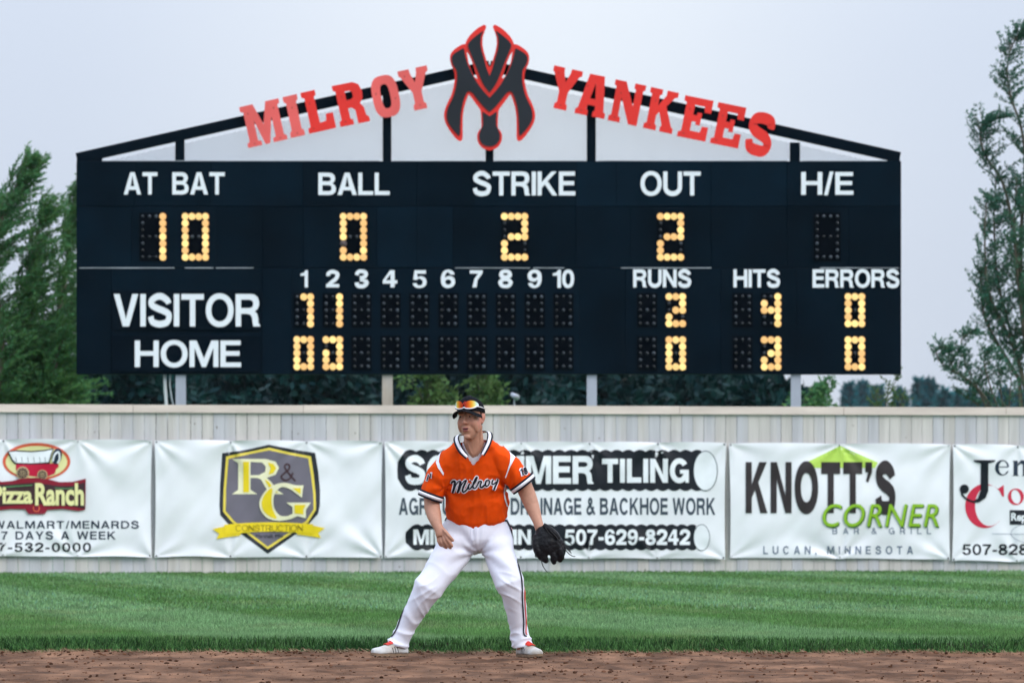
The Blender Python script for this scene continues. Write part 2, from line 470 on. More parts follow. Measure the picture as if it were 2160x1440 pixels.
def applied(name, shape, mapper, off, mat, parent, maxlen=None, thick=0.0, nvec=None):
    """put a 2D shape on a surface: mapper(px, py, off) -> world point"""
    V, F = shape
    bm = bmesh.new()
    vs = [bm.verts.new((p[0], p[1], 0)) for p in V]
    for f in F:
        try: bm.faces.new([vs[i] for i in f])
        except ValueError: pass
    for v in [v for v in bm.verts if not v.link_faces]: bm.verts.remove(v)
    if maxlen:
        bmesh.ops.triangulate(bm, faces=bm.faces)
        for _ in range(6):
            es = [e for e in bm.edges if e.calc_length() > maxlen]
            if not es: break
            bmesh.ops.subdivide_edges(bm, edges=es, cuts=1)
            bmesh.ops.triangulate(bm, faces=bm.faces)
    for v in bm.verts: v.co = mapper(v.co.x, v.co.y, off)
    if nvec is not None:
        bm.normal_update()
        for f in bm.faces:
            if f.normal.dot(nvec) < 0: f.normal_flip()
    if thick:
        bmesh.ops.remove_doubles(bm, verts=bm.verts, dist=1e-4)
        r = bmesh.ops.extrude_face_region(bm, geom=list(bm.faces))
        for v in r['geom']:
            if isinstance(v, bmesh.types.BMVert): v.co = v.co + nvec * thick
        bmesh.ops.recalc_face_normals(bm, faces=bm.faces)
    return mk(name, bm, mat, parent)

NB = Vector((0, -1, 0))
SB = FPX / YB
def BB(px, py, off=0.0):
    return Vector(((px - CX) / SB, YB - off, H + (HY - py) / SB))

SP = FPX / YP
def PP(px, py, dy=0.0):
    return Vector(((px - CX) / SP, YP + dy, H + (HY - py) / SP))

FA, FB = Vector((-7.22, 80.27)), Vector((7.48, 83.10))
FD = (FB - FA).normalized(); FN = Vector((FD.y, -FD.x))
def FF(px, py, off=0.0):
    kx, kz = (px - CX) / FPX, (HY - py) / FPX
    Y = (off + FA.x * FN.x + FA.y * FN.y) / (kx * FN.x + FN.y)
    return Vector((kx * Y, Y, H + kz * Y))
FN3 = Vector((FN.x, FN.y, 0)); FD3 = Vector((FD.x, FD.y, 0))

# ------------------------------------------------------------------ ground
m_turf = bpy.data.materials.new('turf soil'); m_turf.use_nodes = True
def stripe_nodes(t, light, dark, amount=1.0):
    """mown stripes: bands of bent grass, by ground position"""
    L = t.links.new
    tc = t.nodes.new('ShaderNodeNewGeometry')
    sep = t.nodes.new('ShaderNodeSeparateXYZ')
    L(tc.outputs['Position'], sep.inputs[0])
    nz = t.nodes.new('ShaderNodeTexNoise'); nz.inputs['Scale'].default_value = 0.5; nz.inputs['Detail'].default_value = 4
    mpz = t.nodes.new('ShaderNodeMapping'); mpz.inputs['Scale'].default_value = (1.0, 0.12, 1.0)
    L(tc.outputs['Position'], mpz.inputs['Vector']); L(mpz.outputs['Vector'], nz.inputs['Vector'])
    m1 = t.nodes.new('ShaderNodeMath'); m1.operation = 'MULTIPLY_ADD'; m1.inputs[1].default_value = 0.2
    L(sep.outputs['Y'], m1.inputs[0]); L(sep.outputs['X'], m1.inputs[2])
    m0 = t.nodes.new('ShaderNodeMath'); m0.operation = 'MULTIPLY_ADD'; m0.inputs[1].default_value = 0.7
    L(nz.outputs['Fac'], m0.inputs[0]); L(m1.outputs[0], m0.inputs[2])
    m2 = t.nodes.new('ShaderNodeMath'); m2.operation = 'MULTIPLY_ADD'
    m2.inputs[1].default_value = 2*math.pi/3.4; m2.inputs[2].default_value = math.pi/2 - 8.55*2*math.pi/3.4
    L(m0.outputs[0], m2.inputs[0])
    sn = t.nodes.new('ShaderNodeMath'); sn.operation = 'SINE'; L(m2.outputs[0], sn.inputs[0])
    mr = t.nodes.new('ShaderNodeMapRange'); mr.interpolation_type = 'SMOOTHSTEP'
    mr.inputs['From Min'].default_value = -0.35; mr.inputs['From Max'].default_value = 0.45
    mr.inputs['To Max'].default_value = amount
    L(sn.outputs[0], mr.inputs['Value'])
    mx = t.nodes.new('ShaderNodeMix'); mx.data_type = 'RGBA'
    mx.inputs[6].default_value = light; mx.inputs[7].default_value = dark
    nq = t.nodes.new('ShaderNodeTexNoise'); nq.inputs['Scale'].default_value = 0.33; nq.inputs['Detail'].default_value = 5
    L(tc.outputs['Position'], nq.inputs['Vector'])
    rq = t.nodes.new('ShaderNodeMapRange'); rq.inputs['From Min'].default_value = 0.3; rq.inputs['From Max'].default_value = 0.7; rq.inputs['To Min'].default_value = 0.6; rq.inputs['To Max'].default_value = 1.0
    L(nq.outputs['Fac'], rq.inputs['Value'])
    mq = t.nodes.new('ShaderNodeMath'); mq.operation = 'MULTIPLY'
    L(mr.outputs['Result'], mq.inputs[0]); L(rq.outputs['Result'], mq.inputs[1])
    L(mq.outputs[0], mx.inputs[0])
    # fine patchiness, long across the view
    mp = t.nodes.new('ShaderNodeMapping'); mp.inputs['Scale'].default_value = (1.0, 0.35, 1.0)
    L(tc.outputs['Position'], mp.inputs['Vector'])
    n2 = t.nodes.new('ShaderNodeTexNoise'); n2.inputs['Scale'].default_value = 2.2; n2.inputs['Detail'].default_value = 8
    L(mp.outputs['Vector'], n2.inputs['Vector'])
    r2 = t.nodes.new('ShaderNodeMapRange'); r2.inputs['From Min'].default_value = 0.3; r2.inputs['From Max'].default_value = 0.7
    r2.inputs['To Min'].default_value = 0.8; r2.inputs['To Max'].default_value = 1.2
    L(n2.outputs['Fac'], r2.inputs['Value'])
    gi = t.nodes.new('ShaderNodeMapRange'); gi.inputs['To Min'].default_value = 0.62; gi.inputs['To Max'].default_value = 1.4
    L(tc.outputs['Random Per Island'], gi.inputs['Value'])
    mm = t.nodes.new('ShaderNodeMath'); mm.operation = 'MULTIPLY'
    L(r2.outputs['Result'], mm.inputs[0]); L(gi.outputs['Result'], mm.inputs[1])
    n3 = t.nodes.new('ShaderNodeTexNoise'); n3.inputs['Scale'].default_value = 0.9; n3.inputs['Detail'].default_value = 7; n3.inputs['Roughness'].default_value = 0.65
    mp3 = t.nodes.new('ShaderNodeMapping'); mp3.inputs['Scale'].default_value = (1.0, 0.4, 1.0); mp3.inputs['Location'].default_value = (7, 3, 0)
    L(tc.outputs['Position'], mp3.inputs['Vector']); L(mp3.outputs['Vector'], n3.inputs['Vector'])
    r3 = t.nodes.new('ShaderNodeMapRange'); r3.inputs['From Min'].default_value = 0.52; r3.inputs['From Max'].default_value = 0.74; r3.inputs['To Max'].default_value = 0.6
    L(n3.outputs['Fac'], r3.inputs['Value'])
    m3 = t.nodes.new('ShaderNodeMix'); m3.data_type = 'RGBA'; m3.inputs[7].default_value = (0.235, 0.275, 0.125, 1)
    L(r3.outputs['Result'], m3.inputs[0]); L(mx.outputs[2], m3.inputs[6])
    sc = t.nodes.new('ShaderNodeVectorMath'); sc.operation = 'SCALE'
    L(m3.outputs[2], sc.inputs[0]); L(mm.outputs[0], sc.inputs['Scale'])
    return sc.outputs[0]

t = m_turf.node_tree
t.links.new(stripe_nodes(t, (0.05, 0.13, 0.065, 1), (0.025, 0.08, 0.02, 1)), t.nodes['Principled BSDF'].inputs['Base Color'])
t.nodes['Principled BSDF'].inputs['Roughness'].default_value = 0.9
t.nodes['Principled BSDF'].inputs['Specular IOR Level'].default_value = 0.1
m_blade = bpy.data.materials.new('grass blades'); m_blade.use_nodes = True
t = m_blade.node_tree
co = stripe_nodes(t, (0.160, 0.285, 0.122, 1), (0.080, 0.190, 0.044, 1))
b = t.nodes['Principled BSDF']; b.inputs['Roughness'].default_value = 0.55; b.inputs['Specular IOR Level'].default_value = 0.3
t.links.new(co, b.inputs['Base Color'])
tr = t.nodes.new('ShaderNodeBsdfTranslucent'); t.links.new(co, tr.inputs['Color'])
ms = t.nodes.new('ShaderNodeMixShader'); ms.inputs[0].default_value = 0.35
t.links.new(b.outputs[0], ms.inputs[1]); t.links.new(tr.outputs[0], ms.inputs[2])
t.links.new(ms.outputs[0], t.nodes['Material Output'].inputs['Surface'])

m_dirt = pmat('infield dirt', (0.190, 0.098, 0.056, 1), 0.95, 0.5, 7.0, (1, 0.45, 1), bump=0.5, bscale=70, spec=0.15,
              hue=(0.080, 0.036, 0.017, 1), detail=9)
m_thatch = pmat('dry thatch', (0.27, 0.19, 0.12, 1), 0.9, 0.3, 20, island=0.4, spec=0.1)
m_field = pmat('far field', (0.06, 0.11, 0.035, 1), 0.9, 0.3, 0.05, spec=0.1)

def edge_y(x):     # the grass edge against the dirt
    return 37.62 - 0.035 * x + 0.03 * math.sin(x * 1.7) + 0.025 * math.sin(x * 5.3 + 1) + 0.02 * noise.noise(Vector((x * 4, 3, 0)))

# far ground sheet to the horizon
bm = bmesh.new()
vs = [bm.verts.new(p) for p in ((-2500, -300, -0.06), (2500, -300, -0.06), (2500, 3500, -0.06), (-2500, 3500, -0.06))]
bm.faces.new(vs)
tag(mk('ground', bm, m_field), kind='structure')
# outfield turf
bm = bmesh.new()
xs = np.linspace(-16, 18, 240)
TZ = 0.075          # the turf stands this much above the worn dirt
a = [bm.verts.new((x, edge_y(x) + 0.28, TZ)) for x in xs]
a0 = [bm.verts.new((x, edge_y(x) + 0.0, -0.03)) for x in xs]
a1 = [bm.verts.new((x, edge_y(x) + 1.4, 0.05)) for x in xs]
c = [bm.verts.new((x, 110.0, 0.0)) for x in xs]
for i in range(len(xs) - 1):
    bm.faces.new((a[i], a[i+1], a1[i+1], a1[i]))
    bm.faces.new((a1[i], a1[i+1], c[i+1], c[i]))
    bm.faces.new((a0[i], a0[i+1], a[i+1], a[i])).material_index = 1
m_soil = pmat('turf edge soil with painted shade', (0.018, 0.022, 0.010, 1), 0.95, 0.4, 30, spec=0.05, bump=0.5)  # soil colour taken very dark to paint in the shade under the lip
tag(mk('outfield', bm, [m_turf, m_soil]), kind='structure')

# infield dirt, raked and scuffed
def dirt_h(x, y):
    h = 0.010 * noise.noise(Vector((x * 2.1, y * 1.1, 0))) + 0.009 * noise.noise(Vector((x * 9, y * 5, 3)))
    h += 0.007 * noise.noise(Vector((x * 26, y * 13, 7)))
    h += 0.02 * max(0, 1 - abs(y - edge_y(x) + 0.14) / 0.16)
    d = min(math.hypot(x + 0.80, (y - 37.15) * .6), math.hypot(x - 0.11, (y - 37.2) * .6))
    if d < 0.28: h = h * (d / 0.28) - 0.006 * (1 - d / 0.28)
    return h
nx, ny = 620, 150
X = np.linspace(-7.5, 7.5, nx); Y = 25.0 + 12.9 * np.linspace(0, 1, ny) ** 0.8
verts = np.array([(x, y, dirt_h(x, y)) for y in Y for x in X])
idx = np.arange(nx * ny).reshape(ny, nx)
loops = np.stack([idx[:-1, :-1], idx[:-1, 1:], idx[1:, 1:], idx[1:, :-1]], -1).ravel()
me = np_mesh('infield_dirt', verts, 4, loops)
tag(mk('infield_dirt', me, m_dirt, smooth=True), kind='structure')

# crumbs and clods of dirt
ico = bmesh.new(); bmesh.ops.create_icosphere(ico, subdivisions=1, radius=1)
iv = np.array([v.co[:] for v in ico.verts]); iff = np.array([[v.index for v in f.verts] for f in ico.faces]); ico.free()
VV, LL = [], []
o_ = 0
for k in range(6500):
    y = 29 + 8.5 * random.random() ** 0.8
    x = random.uniform(-0.13, 0.13) * y
    if random.random() < 0.35: y = edge_y(x) - abs(random.gauss(0.12, 0.15))
    r = 0.0022 + 0.010 * random.random() ** 6
    q = iv * (np.array([r * random.uniform(.8, 1.7), r * random.uniform(.8, 1.6), r * random.uniform(.6, 1.0)])) * rng.uniform(.7, 1.25, (len(iv), 1))
    VV.append(q + np.array([x, y, dirt_h(x, y) + r * .3])); LL.append(iff + o_); o_ += len(iv)
me = np_mesh('dirt_clods', np.concatenate(VV), 3, np.concatenate(LL).ravel())
m_clod = pmat('dirt clods', (0.095, 0.045, 0.026, 1), 0.95, 0.3, 30, island=0.6, spec=0.1)
tag(mk('dirt_clods', me, m_clod), kind='stuff')

# grass blades
def blades(n, y0, y1, w_, h0, h1, lean=0.5, ypow=1.0, edge=False):
    y = y0 + (y1 - y0) * rng.random(n) ** ypow
    x = rng.uniform(-0.150, 0.160, n) * y
    if edge:
        x = rng.uniform(-6.4, 6.6, n)
        y = np.array([edge_y(q) for q in x]) + 0.36 * rng.random(n) ** 1.3
    h = rng.uniform(h0, h1, n)
    az = rng.uniform(0, 2*math.pi, n); ln = rng.uniform(0, lean, n)
    dx, dy_ = np.cos(az) * ln * h, np.sin(az) * ln * h
    fa = rng.uniform(-0.9, 0.9, n)
    wx, wy = np.cos(fa) * w_ / 2, np.sin(fa) * w_ / 2
    z0 = np.interp(y - (37.62 - 0.035 * x), [0.0, 0.28, 1.4, 70], [-0.01, TZ, 0.05, 0.0]) - 0.004
    A = np.stack([x - wx, y - wy, z0], 1); B = np.stack([x + wx, y + wy, z0], 1)
    C_ = np.stack([x + wx*.7 + dx*.45, y + wy*.7 + dy_*.45, z0 + h*.6], 1); D = np.stack([x - wx*.7 + dx*.45, y - wy*.7 + dy_*.45, z0 + h*.6], 1)
    E = np.stack([x + dx, y + dy_, z0 + h * np.sqrt(np.maximum(0.2, 1 - ln**2 * .5))], 1)
    return np.stack([A, B, C_, D, E], 1)
parts = [blades(76000, 37.6, 41.5, 0.0055, 0.035, 0.065, 0.7), blades(90000, 41, 50, 0.008, 0.03, 0.055, 0.8), blades(108000, 49, 86, 0.014, 0.03, 0.05, 0.9),
         blades(37000, 0, 0, 0.006, 0.022, 0.062, 0.85, edge=True)]
def grass_mesh(name, Q):
    n = len(Q)
    base = (np.arange(n) * 5)[:, None]
    tri = np.concatenate([base + np.array([[0, 1, 2]]), base + np.array([[0, 2, 3]]), base + np.array([[3, 2, 4]])], 1).ravel()
    return np_mesh(name, Q.reshape(-1, 3), 3, tri)
m_edge = pmat('uncut edge grass with painted shade', (0.026, 0.085, 0.022, 1), 0.6, 0.3, 6, island=0.55, spec=0.15, transl=0.15, hue=(0.055, 0.135, 0.036, 1))  # green darkened: the shade of the turf lip is painted into these blades
tag(mk('edge_grass', grass_mesh('edge_grass', parts.pop()), m_edge), 'uncut grass along the dirt edge, shade painted into its green', 'grass', kind='stuff')
Q = np.concatenate(parts)
Q = Q[Q[:, 0, 1] > 37.62 - 0.035 * Q[:, 0, 0] + rng.uniform(0.10, 0.40, len(Q))]
Q = Q[Q[:, 0, 1] >= np.array([edge_y(v) - 0.03 for v in Q[:, 0, 0]])]
fy = FA.y + (Q[:, 0, 0] - FA.x) * FD.y / FD.x
Q = Q[Q[:, 0, 1] < fy - 0.02]
n = len(Q)
base = (np.arange(n) * 5)[:, None]
tri = np.concatenate([base + np.array([[0, 1, 2]]), base + np.array([[0, 2, 3]]), base + np.array([[3, 2, 4]])], 1).ravel()
me = np_mesh('grass', Q.reshape(-1, 3), 3, tri)
tag(mk('grass', me, m_blade), 'short mown green grass of the outfield', 'grass', kind='stuff')
# dry thatch along the edge
n = 9000
x = rng.uniform(-6.4, 6.6, n); y = np.array([edge_y(q) for q in x]) - np.abs(rng.normal(0, 0.07, n)) + 0.01
az = rng.uniform(0, 2*math.pi, n); l = rng.uniform(0.015, 0.05, n); z = np.array([dirt_h(a_, b_) for a_, b_ in zip(x, y)]) + 0.004
A = np.stack([x, y, z], 1); B = np.stack([x + 0.004, y, z + .003], 1)
C_ = np.stack([x + np.cos(az) * l, y + np.sin(az) * l, z + rng.uniform(0, .03, n)], 1)
me = np_mesh('dry_thatch', np.stack([A, B, C_], 1).reshape(-1, 3), 3, np.arange(n * 3))
tag(mk('dry_thatch', me, m_thatch), kind='stuff')

# ------------------------------------------------------------------ outfield fence
m_wood = pmat('weathered fence wood', srgb(194, 193, 198), 0.85, 0.17, 9.0, (1, 1, 0.07), bump=0.25, bscale=40, spec=0.2,
              island=0.07, hue=srgb(195, 190, 186))
m_cap = pmat('pale fence cap wood', srgb(216, 201, 192), 0.85, 0.14, 5.0, (0.25, 0.25, 1.5), bump=0.2, bscale=30, spec=0.2, island=0.06)
m_knot = pmat('wood knots', srgb(112, 96, 84), 0.9, 0.2, 40, spec=0.1)
def fp(u, off, z):
    p = FA + FD * u + FN * off
    return Vector((p.x, p.y, z))
fence = thing('outfield_fence', fp(7.5, 0, 0), 'long weathered grey board fence across the back of the outfield', 'fence')
def fbox(bm, u0, u1, o0, o1, z0, z1, jit=0.0):
    v = [bm.verts.new(fp(u, o, z)) for (u, o, z) in ((u0,o0,z0),(u1,o0,z0),(u1,o1,z0),(u0,o1,z0),(u0,o0,z1),(u1,o0,z1),(u1,o1,z1),(u0,o1,z1))]
    for f in ((0,1,2,3),(4,7,6,5),(0,4,5,1),(1,5,6,2),(2,6,7,3),(3,7,4,0)):
        bm.faces.new([v[i] for i in f])
bm = bmesh.new(); kb = bmesh.new()
u = -3.0
while u < 19.0:
    wd = 0.163 + random.uniform(-0.004, 0.004)
    t_ = random.uniform(0, 0.006)
    fbox(bm, u, u + wd - random.uniform(0.003, 0.009), -0.02, t_, random.uniform(-0.01, 0.035), 2.33)
    for _ in range(random.choice((0, 0, 1, 1, 2))):
        kz, ku = random.uniform(0.05, 2.25), u + random.uniform(.03, .13)
        ring = [fp(ku + 0.009 * random.uniform(.6, 1.3) * math.cos(q), t_ + 0.0015, kz + 0.013 * random.uniform(.6, 1.2) * math.sin(q)) for q in np.linspace(0, 2*math.pi, 8)[:-1]]
        kb.faces.new([kb.verts.new(p) for p in ring])
    u += wd
bmesh.ops.recalc_face_normals(bm, faces=bm.faces)
mk('board_panel', bm, m_wood, fence)
mk('knots', kb, m_knot, fence).name = 'wood_grain'
bm = bmesh.new()
u = -3.0
while u < 19:
    l = random.choice((2.44, 2.44, 3.05))
    fbox(bm, u, u + l - 0.006, 0.010, 0.045, 2.295, 2.41 + random.uniform(-.004, .004))
    u += l
bmesh.ops.recalc_face_normals(bm, faces=bm.faces)
mk('cap_rail', bm, m_cap, fence)
for i in range(9):
    bm = bmesh.new(); fbox(bm, -2.5 + 2.44 * i, -2.4 + 2.44 * i, -0.16, -0.06, 0, 2.2)
    bmesh.ops.recalc_face_normals(bm, faces=bm.faces)
    mk('post', bm, m_wood, fence)
for z_ in (0.35, 1.2, 2.05):
    bm = bmesh.new(); fbox(bm, -3, 19, -0.06, -0.022, z_, z_ + .09)
    bmesh.ops.recalc_face_normals(bm, faces=bm.faces)
    mk('rail', bm, m_wood, fence)

# ------------------------------------------------------------------ banners
m_vinyl = pmat('white banner vinyl', (0.815, 0.825, 0.86, 1), 0.38, 0.06, 1.6, spec=0.45)
def ink(name, c, rough=0.38, var=0.05):
    return pmat(name, c, rough, var, 6.0, spec=0.22)
i_black = ink('black print', (0.009, 0.012, 0.018, 1))
i_navy = ink('dark navy print', (0.022, 0.035, 0.06, 1))
i_slate = ink('slate print', (0.05, 0.07, 0.095, 1))
i_grey = ink('grey print', (0.16, 0.20, 0.27, 1))
i_white = ink('white print', (0.80, 0.83, 0.86, 1))
i_brown = ink('brown black print', (0.035, 0.028, 0.03, 1))
i_lime = ink('lime print', (0.28, 0.52, 0.03, 1))
i_dgreen = ink('dark green print', (0.06, 0.15, 0.02, 1))
i_pale = ink('pale lime print', (0.50, 0.72, 0.12, 1))
i_red = ink('crimson print', (0.62, 0.03, 0.07, 1))
i_maroon = ink('maroon print', (0.25, 0.012, 0.03, 1))
i_wred = ink('wagon red print', (0.52, 0.01, 0.045, 1))
i_orange = ink('orange red print', (0.70, 0.12, 0.06, 1))
i_cream = ink('cream print', (0.82, 0.78, 0.38, 1))
i_dark = ink('dark brown print', (0.055, 0.025, 0.03, 1))
i_yellow = ink('yellow print', (0.88, 0.66, 0.02, 1))
i_gold = ink('gold print', (0.84, 0.66, 0.10, 1))
i_ivory = ink('ivory print', (0.86, 0.82, 0.56, 1))
i_mauve = ink('mauve grey print', (0.165, 0.15, 0.185, 1), 0.22)
i_olive = ink('olive print', (0.30, 0.22, 0.01, 1))
i_green = ink('green print', (0.10, 0.30, 0.12, 1))
i_tan = ink('tan print', (0.55, 0.42, 0.24, 1))
m_grom = pmat('grommet metal', (0.12, 0.12, 0.13, 1), 0.4, 0.1, 10, metal=0.8)

class Banner:
    def __init__(self, corners, label, ng, seed, amp=1.0):
        self.c = [Vector(p) for p in corners]         # TL TR BR BL
        self.r = random.Random(seed)
        self.amp = amp
        TL, TR, BR, BL = self.c
        self.g = []
        for i in range(ng + 1):
            f = i / ng
            self.g.append((TL.lerp(TR, f), self.r.uniform(0, 6), self.r.uniform(.5, 1.2)))
            self.g.append((BL.lerp(BR, f), self.r.uniform(0, 6), self.r.uniform(.5, 1.2)))
        self.ng = ng
        self.seed = seed
        self.o = thing('advertising_banner', FF((TL.x + TR.x) / 2, (BL.y + BR.y) / 2, 0.03), label, 'banner', 'vinyl banners tied along the outfield fence')
        nx_, ny_ = int((TR.x - TL.x) / 4), 62
        V = []
        for j in range(ny_ + 1):
            for i in range(nx_ + 1):
                f, g = i / nx_, j / ny_
                p = TL.lerp(TR, f).lerp(BL.lerp(BR, f), g)
                sag = abs(math.sin(math.pi * f * ng)) ** 0.8
                p.y += -2.2 * sag * (1 - g) ** 6 - 3.0 * sag * g ** 6 * (0.5 + noise.noise(Vector((f * 3, seed, 0))))
                p.x += (4.0 * abs(math.sin(math.pi * g)) ** .8) * ((1 - f) ** 14 - f ** 14) * 0.6
                V.append(self.m(p.x, p.y, 0))
        idx = np.arange((nx_+1)*(ny_+1)).reshape(ny_+1, nx_+1)
        me = np_mesh('sheet', [v[:] for v in V], 4, np.stack([idx[:-1,:-1], idx[1:,:-1], idx[1:,1:], idx[:-1,1:]], -1).ravel())
        mk('sheet', me, m_vinyl, self.o, smooth=True)
        for (p, _, _) in self.g:
            q = Vector(p); q.y += 3 if q.y < 1050 else -3
            q.x += 4 if (q - TL).length < 8 or (q - BL).length < 8 else (-4 if (q - TR).length < 8 or (q - BR).length < 8 else 0)
            applied('grommet', poly(ell(q.x, q.y, 2.1, 2.1, 10)), self.m, 0.004, m_grom, self.o)
    def d(self, x, y):
        z = 0.0
        for (p, ph, am) in self.g:
            dx, dy = x - p.x, y - p.y
            r = math.hypot(dx, dy)
            if r > 330: continue
            th = math.atan2(dy, dx)
            z += self.amp * 0.029 * am * math.sin(7 * th + ph + 1.2 * math.sin(3 * th + ph)) * math.exp(-r / 75.0) * r / (r + 14.0)
        z += self.amp * 0.036 * noise.noise(Vector((x * 0.009 + self.seed, y * 0.009, 0))) + self.amp * 0.011 * noise.noise(Vector((x * 0.03 + y * 0.02, y * 0.012 + self.seed, 4)))
        return z
    def m(self, x, y, off):
        return FF(x, y, 0.07 + self.d(x, y) + off)
    def put(self, name, shape, mat, layer=1, parent=None):
        return applied(name, shape, self.m, 0.0045 * layer, mat, parent or self.o, maxlen=9, nvec=FN3)

# --- first banner (covered wagon)
b1 = Banner(((-150, 926), (321, 929), (320, 1175), (-150, 1171)), 'white banner with a covered wagon emblem over a maroon ribbon, leftmost in the row', 3, 1.3)
Z1 = lambda pts: [(p[0] * 0.2222, 900 + p[1] * 0.2222) for p in pts]
em = b1.put('emblem', poly(ell(77, 973, 71.5, 39.5)), i_orange, 1)
b1.put('sun_disc', poly(ell(77, 974, 65, 34)), i_cream, 2, em)
b1.put('wagon_body', poly(Z1([(150, 335), (350, 345), (552, 345), (558, 378), (530, 402), (522, 442), (440, 475), (330, 470), (180, 450), (150, 400)])), i_wred, 3, em)
b1.put('wagon_hoop', poly(Z1(ell(540, 278, 46, 76, 24, 2.2, rot=0.22))), i_navy, 4, em)
b1.put('wagon_hoop', join(stroke(Z1([(500, 330), (520, 262), (556, 240), (566, 300), (545, 345)]), 4.0)), i_white, 5, em)
b1.put('canopy_edge', poly(Z1([(70, 232), (150, 220), (300, 228), (430, 216), (512, 200), (490, 260), (472, 348), (300, 356), (140, 352), (110, 320)])), i_black, 3.5, em)
b1.put('canopy', poly(Z1([(84, 238), (150, 232), (300, 240), (430, 228), (500, 214), (480, 262), (462, 334), (300, 344), (152, 340), (122, 312)])), i_white, 4.5, em)
b1.put('canopy_seam', join(*[stroke(Z1([(xx, 285), (xx + 8, 338)]), 0.9, False) for xx in (150, 205, 262, 318, 375, 425)]), i_slate, 5.5, em)
for (cx_, cy_, r_) in ((215, 437, 61), (402, 455, 49)):
    wh = b1.put('wheel', poly(Z1(ell(cx_, cy_, r_, r_))), i_tan, 5, em)
    b1.put('wheel', poly(Z1(ell(cx_, cy_, r_*.82, r_*.82))), i_dark, 6, em)
    b1.put('wheel', join(*[stroke(Z1([(cx_ + r_*.14*math.cos(a_), cy_ + r_*.14*math.sin(a_)), (cx_ + r_*.8*math.cos(a_), cy_ + r_*.8*math.sin(a_))]), 1.0, False) for a_ in np.linspace(0, 2*math.pi, 11)[:-1]]), i_tan, 7, em)
rb = b1.put('ribbon', poly(Z1([(-60, 508), (20, 520), (110, 512), (190, 492), (345, 480), (480, 500), (560, 522), (690, 520), (815, 490), (810, 785), (745, 797), (600, 778), (450, 786), (425, 826), (270, 826), (240, 780), (100, 778), (-60, 796)])), i_maroon, 6)
b1.put('ribbon_centre', poly(Z1([(-60, 545), (100, 545), (330, 528), (560, 560), (690, 560), (806, 524), (804, 776), (700, 752), (540, 735), (345, 728), (200, 735), (0, 752), (-60, 760)])), i_dark, 7.5, rb)
b1.put('ribbon_line', stroke(Z1([(10, 575), (150, 562), (310, 552)]), 2.0), i_green, 8.5, rb)
b1.put('ribbon_line', stroke(Z1([(520, 578), (620, 585), (700, 578)]), 1.6), i_green, 8.5, rb)
b1.put('lettering', txt('Pizza', -16, 68.5, 1024, 1062, 0.035), i_cream, 9, rb)
b1.put('lettering', txt('Ranch', 74, 177, 1018, 1066, 0.035), i_cream, 9, rb)
b1.put('horseshoe', stroke(Z1([(322, 752), (316, 775), (330, 798), (345, 802), (362, 798), (374, 775), (366, 752)]), 2.2), i_orange, 8, rb)
b1.put('lettering', block('WALMART/MENARDS', -14, 293, 1098, 1114, .19, .2), i_navy, 1)
b1.put('lettering', block('7 DAYS A WEEK', 3, 244, 1120, 1137, .2, .22, .7), i_navy, 1)
b1.put('lettering', block('507-532-0000', -48, 192, 1144, 1163, .2, .2), i_black, 1)

# --- second banner (shield)
b2 = Banner(((326, 929), (807, 931), (807, 1176), (326, 1175)), 'white banner with a dark shield emblem and yellow ribbon', 3, 5.1, 1.25)
Z2 = lambda pts: [(310 + p[0] * 0.2361, 900 + p[1] * 0.2361) for p in pts]
sh = b2.put('shield', poly(Z2([(1090, 158), (1300, 200), (1503, 232), (1530, 400), (1546, 560), (1545, 700), (1528, 775), (1430, 885), (1080, 1132), (730, 870), (655, 785), (648, 700), (655, 500), (672, 235), (880, 205)])), pmat('glossy black print', (0.012, 0.014, 0.022, 1), 0.3, 0.1, 4, spec=0.55), 1)
b2.put('shield_border', poly(Z2([(1092, 185), (1280, 228), (1465, 262), (1490, 430), (1507, 600), (1510, 740), (1440, 852), (1080, 1092), (760, 850), (680, 755), (685, 560), (708, 262), (900, 225)])), i_gold, 2, sh)
b2.put('shield_field', poly(Z2([(1092, 208), (1270, 248), (1440, 280), (1466, 440), (1485, 600), (1488, 735), (1420, 838), (1080, 1066), (780, 838), (704, 748), (708, 560), (730, 285), (905, 246)])), i_mauve, 3, sh)
Rl = [(760, 285), (1060, 285), (1150, 310), (1180, 365), (1150, 425), (1070, 455), (1110, 490), (1160, 560), (1222, 600), (1130, 600), (1085, 585), (1020, 470), (985, 455), (925, 455), (925, 560), (985, 600), (760, 600), (815, 560), (815, 325)]
Rh = [(925, 312), (925, 430), (1000, 430), (1055, 400), (1062, 355), (1030, 318)]
b2.put('lettering', poly(Z2(Rl), Z2(Rh)), i_ivory, 4, sh)
def inset(l, k):
    c_ = Vector((sum(p[0] for p in l) / len(l), sum(p[1] for p in l) / len(l)))
    return [tuple(c_ + (Vector(p) - c_) * k) for p in l]
b2.put('lettering', join(poly(Z2([(860, 310), (912, 310), (912, 582), (860, 582)])), poly(Z2([(1080, 318), (1130, 330), (1155, 368), (1128, 412), (1085, 425), (1105, 370)])), poly(Z2([(1050, 468), (1090, 490), (1140, 560), (1175, 588), (1120, 578), (1080, 520)]))), i_yellow, 5, sh)
Gl = curve_pts([(1400, 520), (1330, 520), (1230, 498), (1130, 520), (1050, 580), (1005, 670), (1020, 750), (1080, 815), (1180, 838), (1290, 820)], 4) + [(1345, 795), (1420, 815), (1420, 740), (1465, 675), (1245, 675), (1300, 715), (1300, 775)] + curve_pts([(1255, 795), (1190, 790), (1140, 730), (1130, 650), (1150, 580), (1210, 535), (1290, 560)], 4) + [(1385, 632), (1392, 560)]
b2.put('lettering', poly(Z2(Gl)), i_ivory, 6, sh)
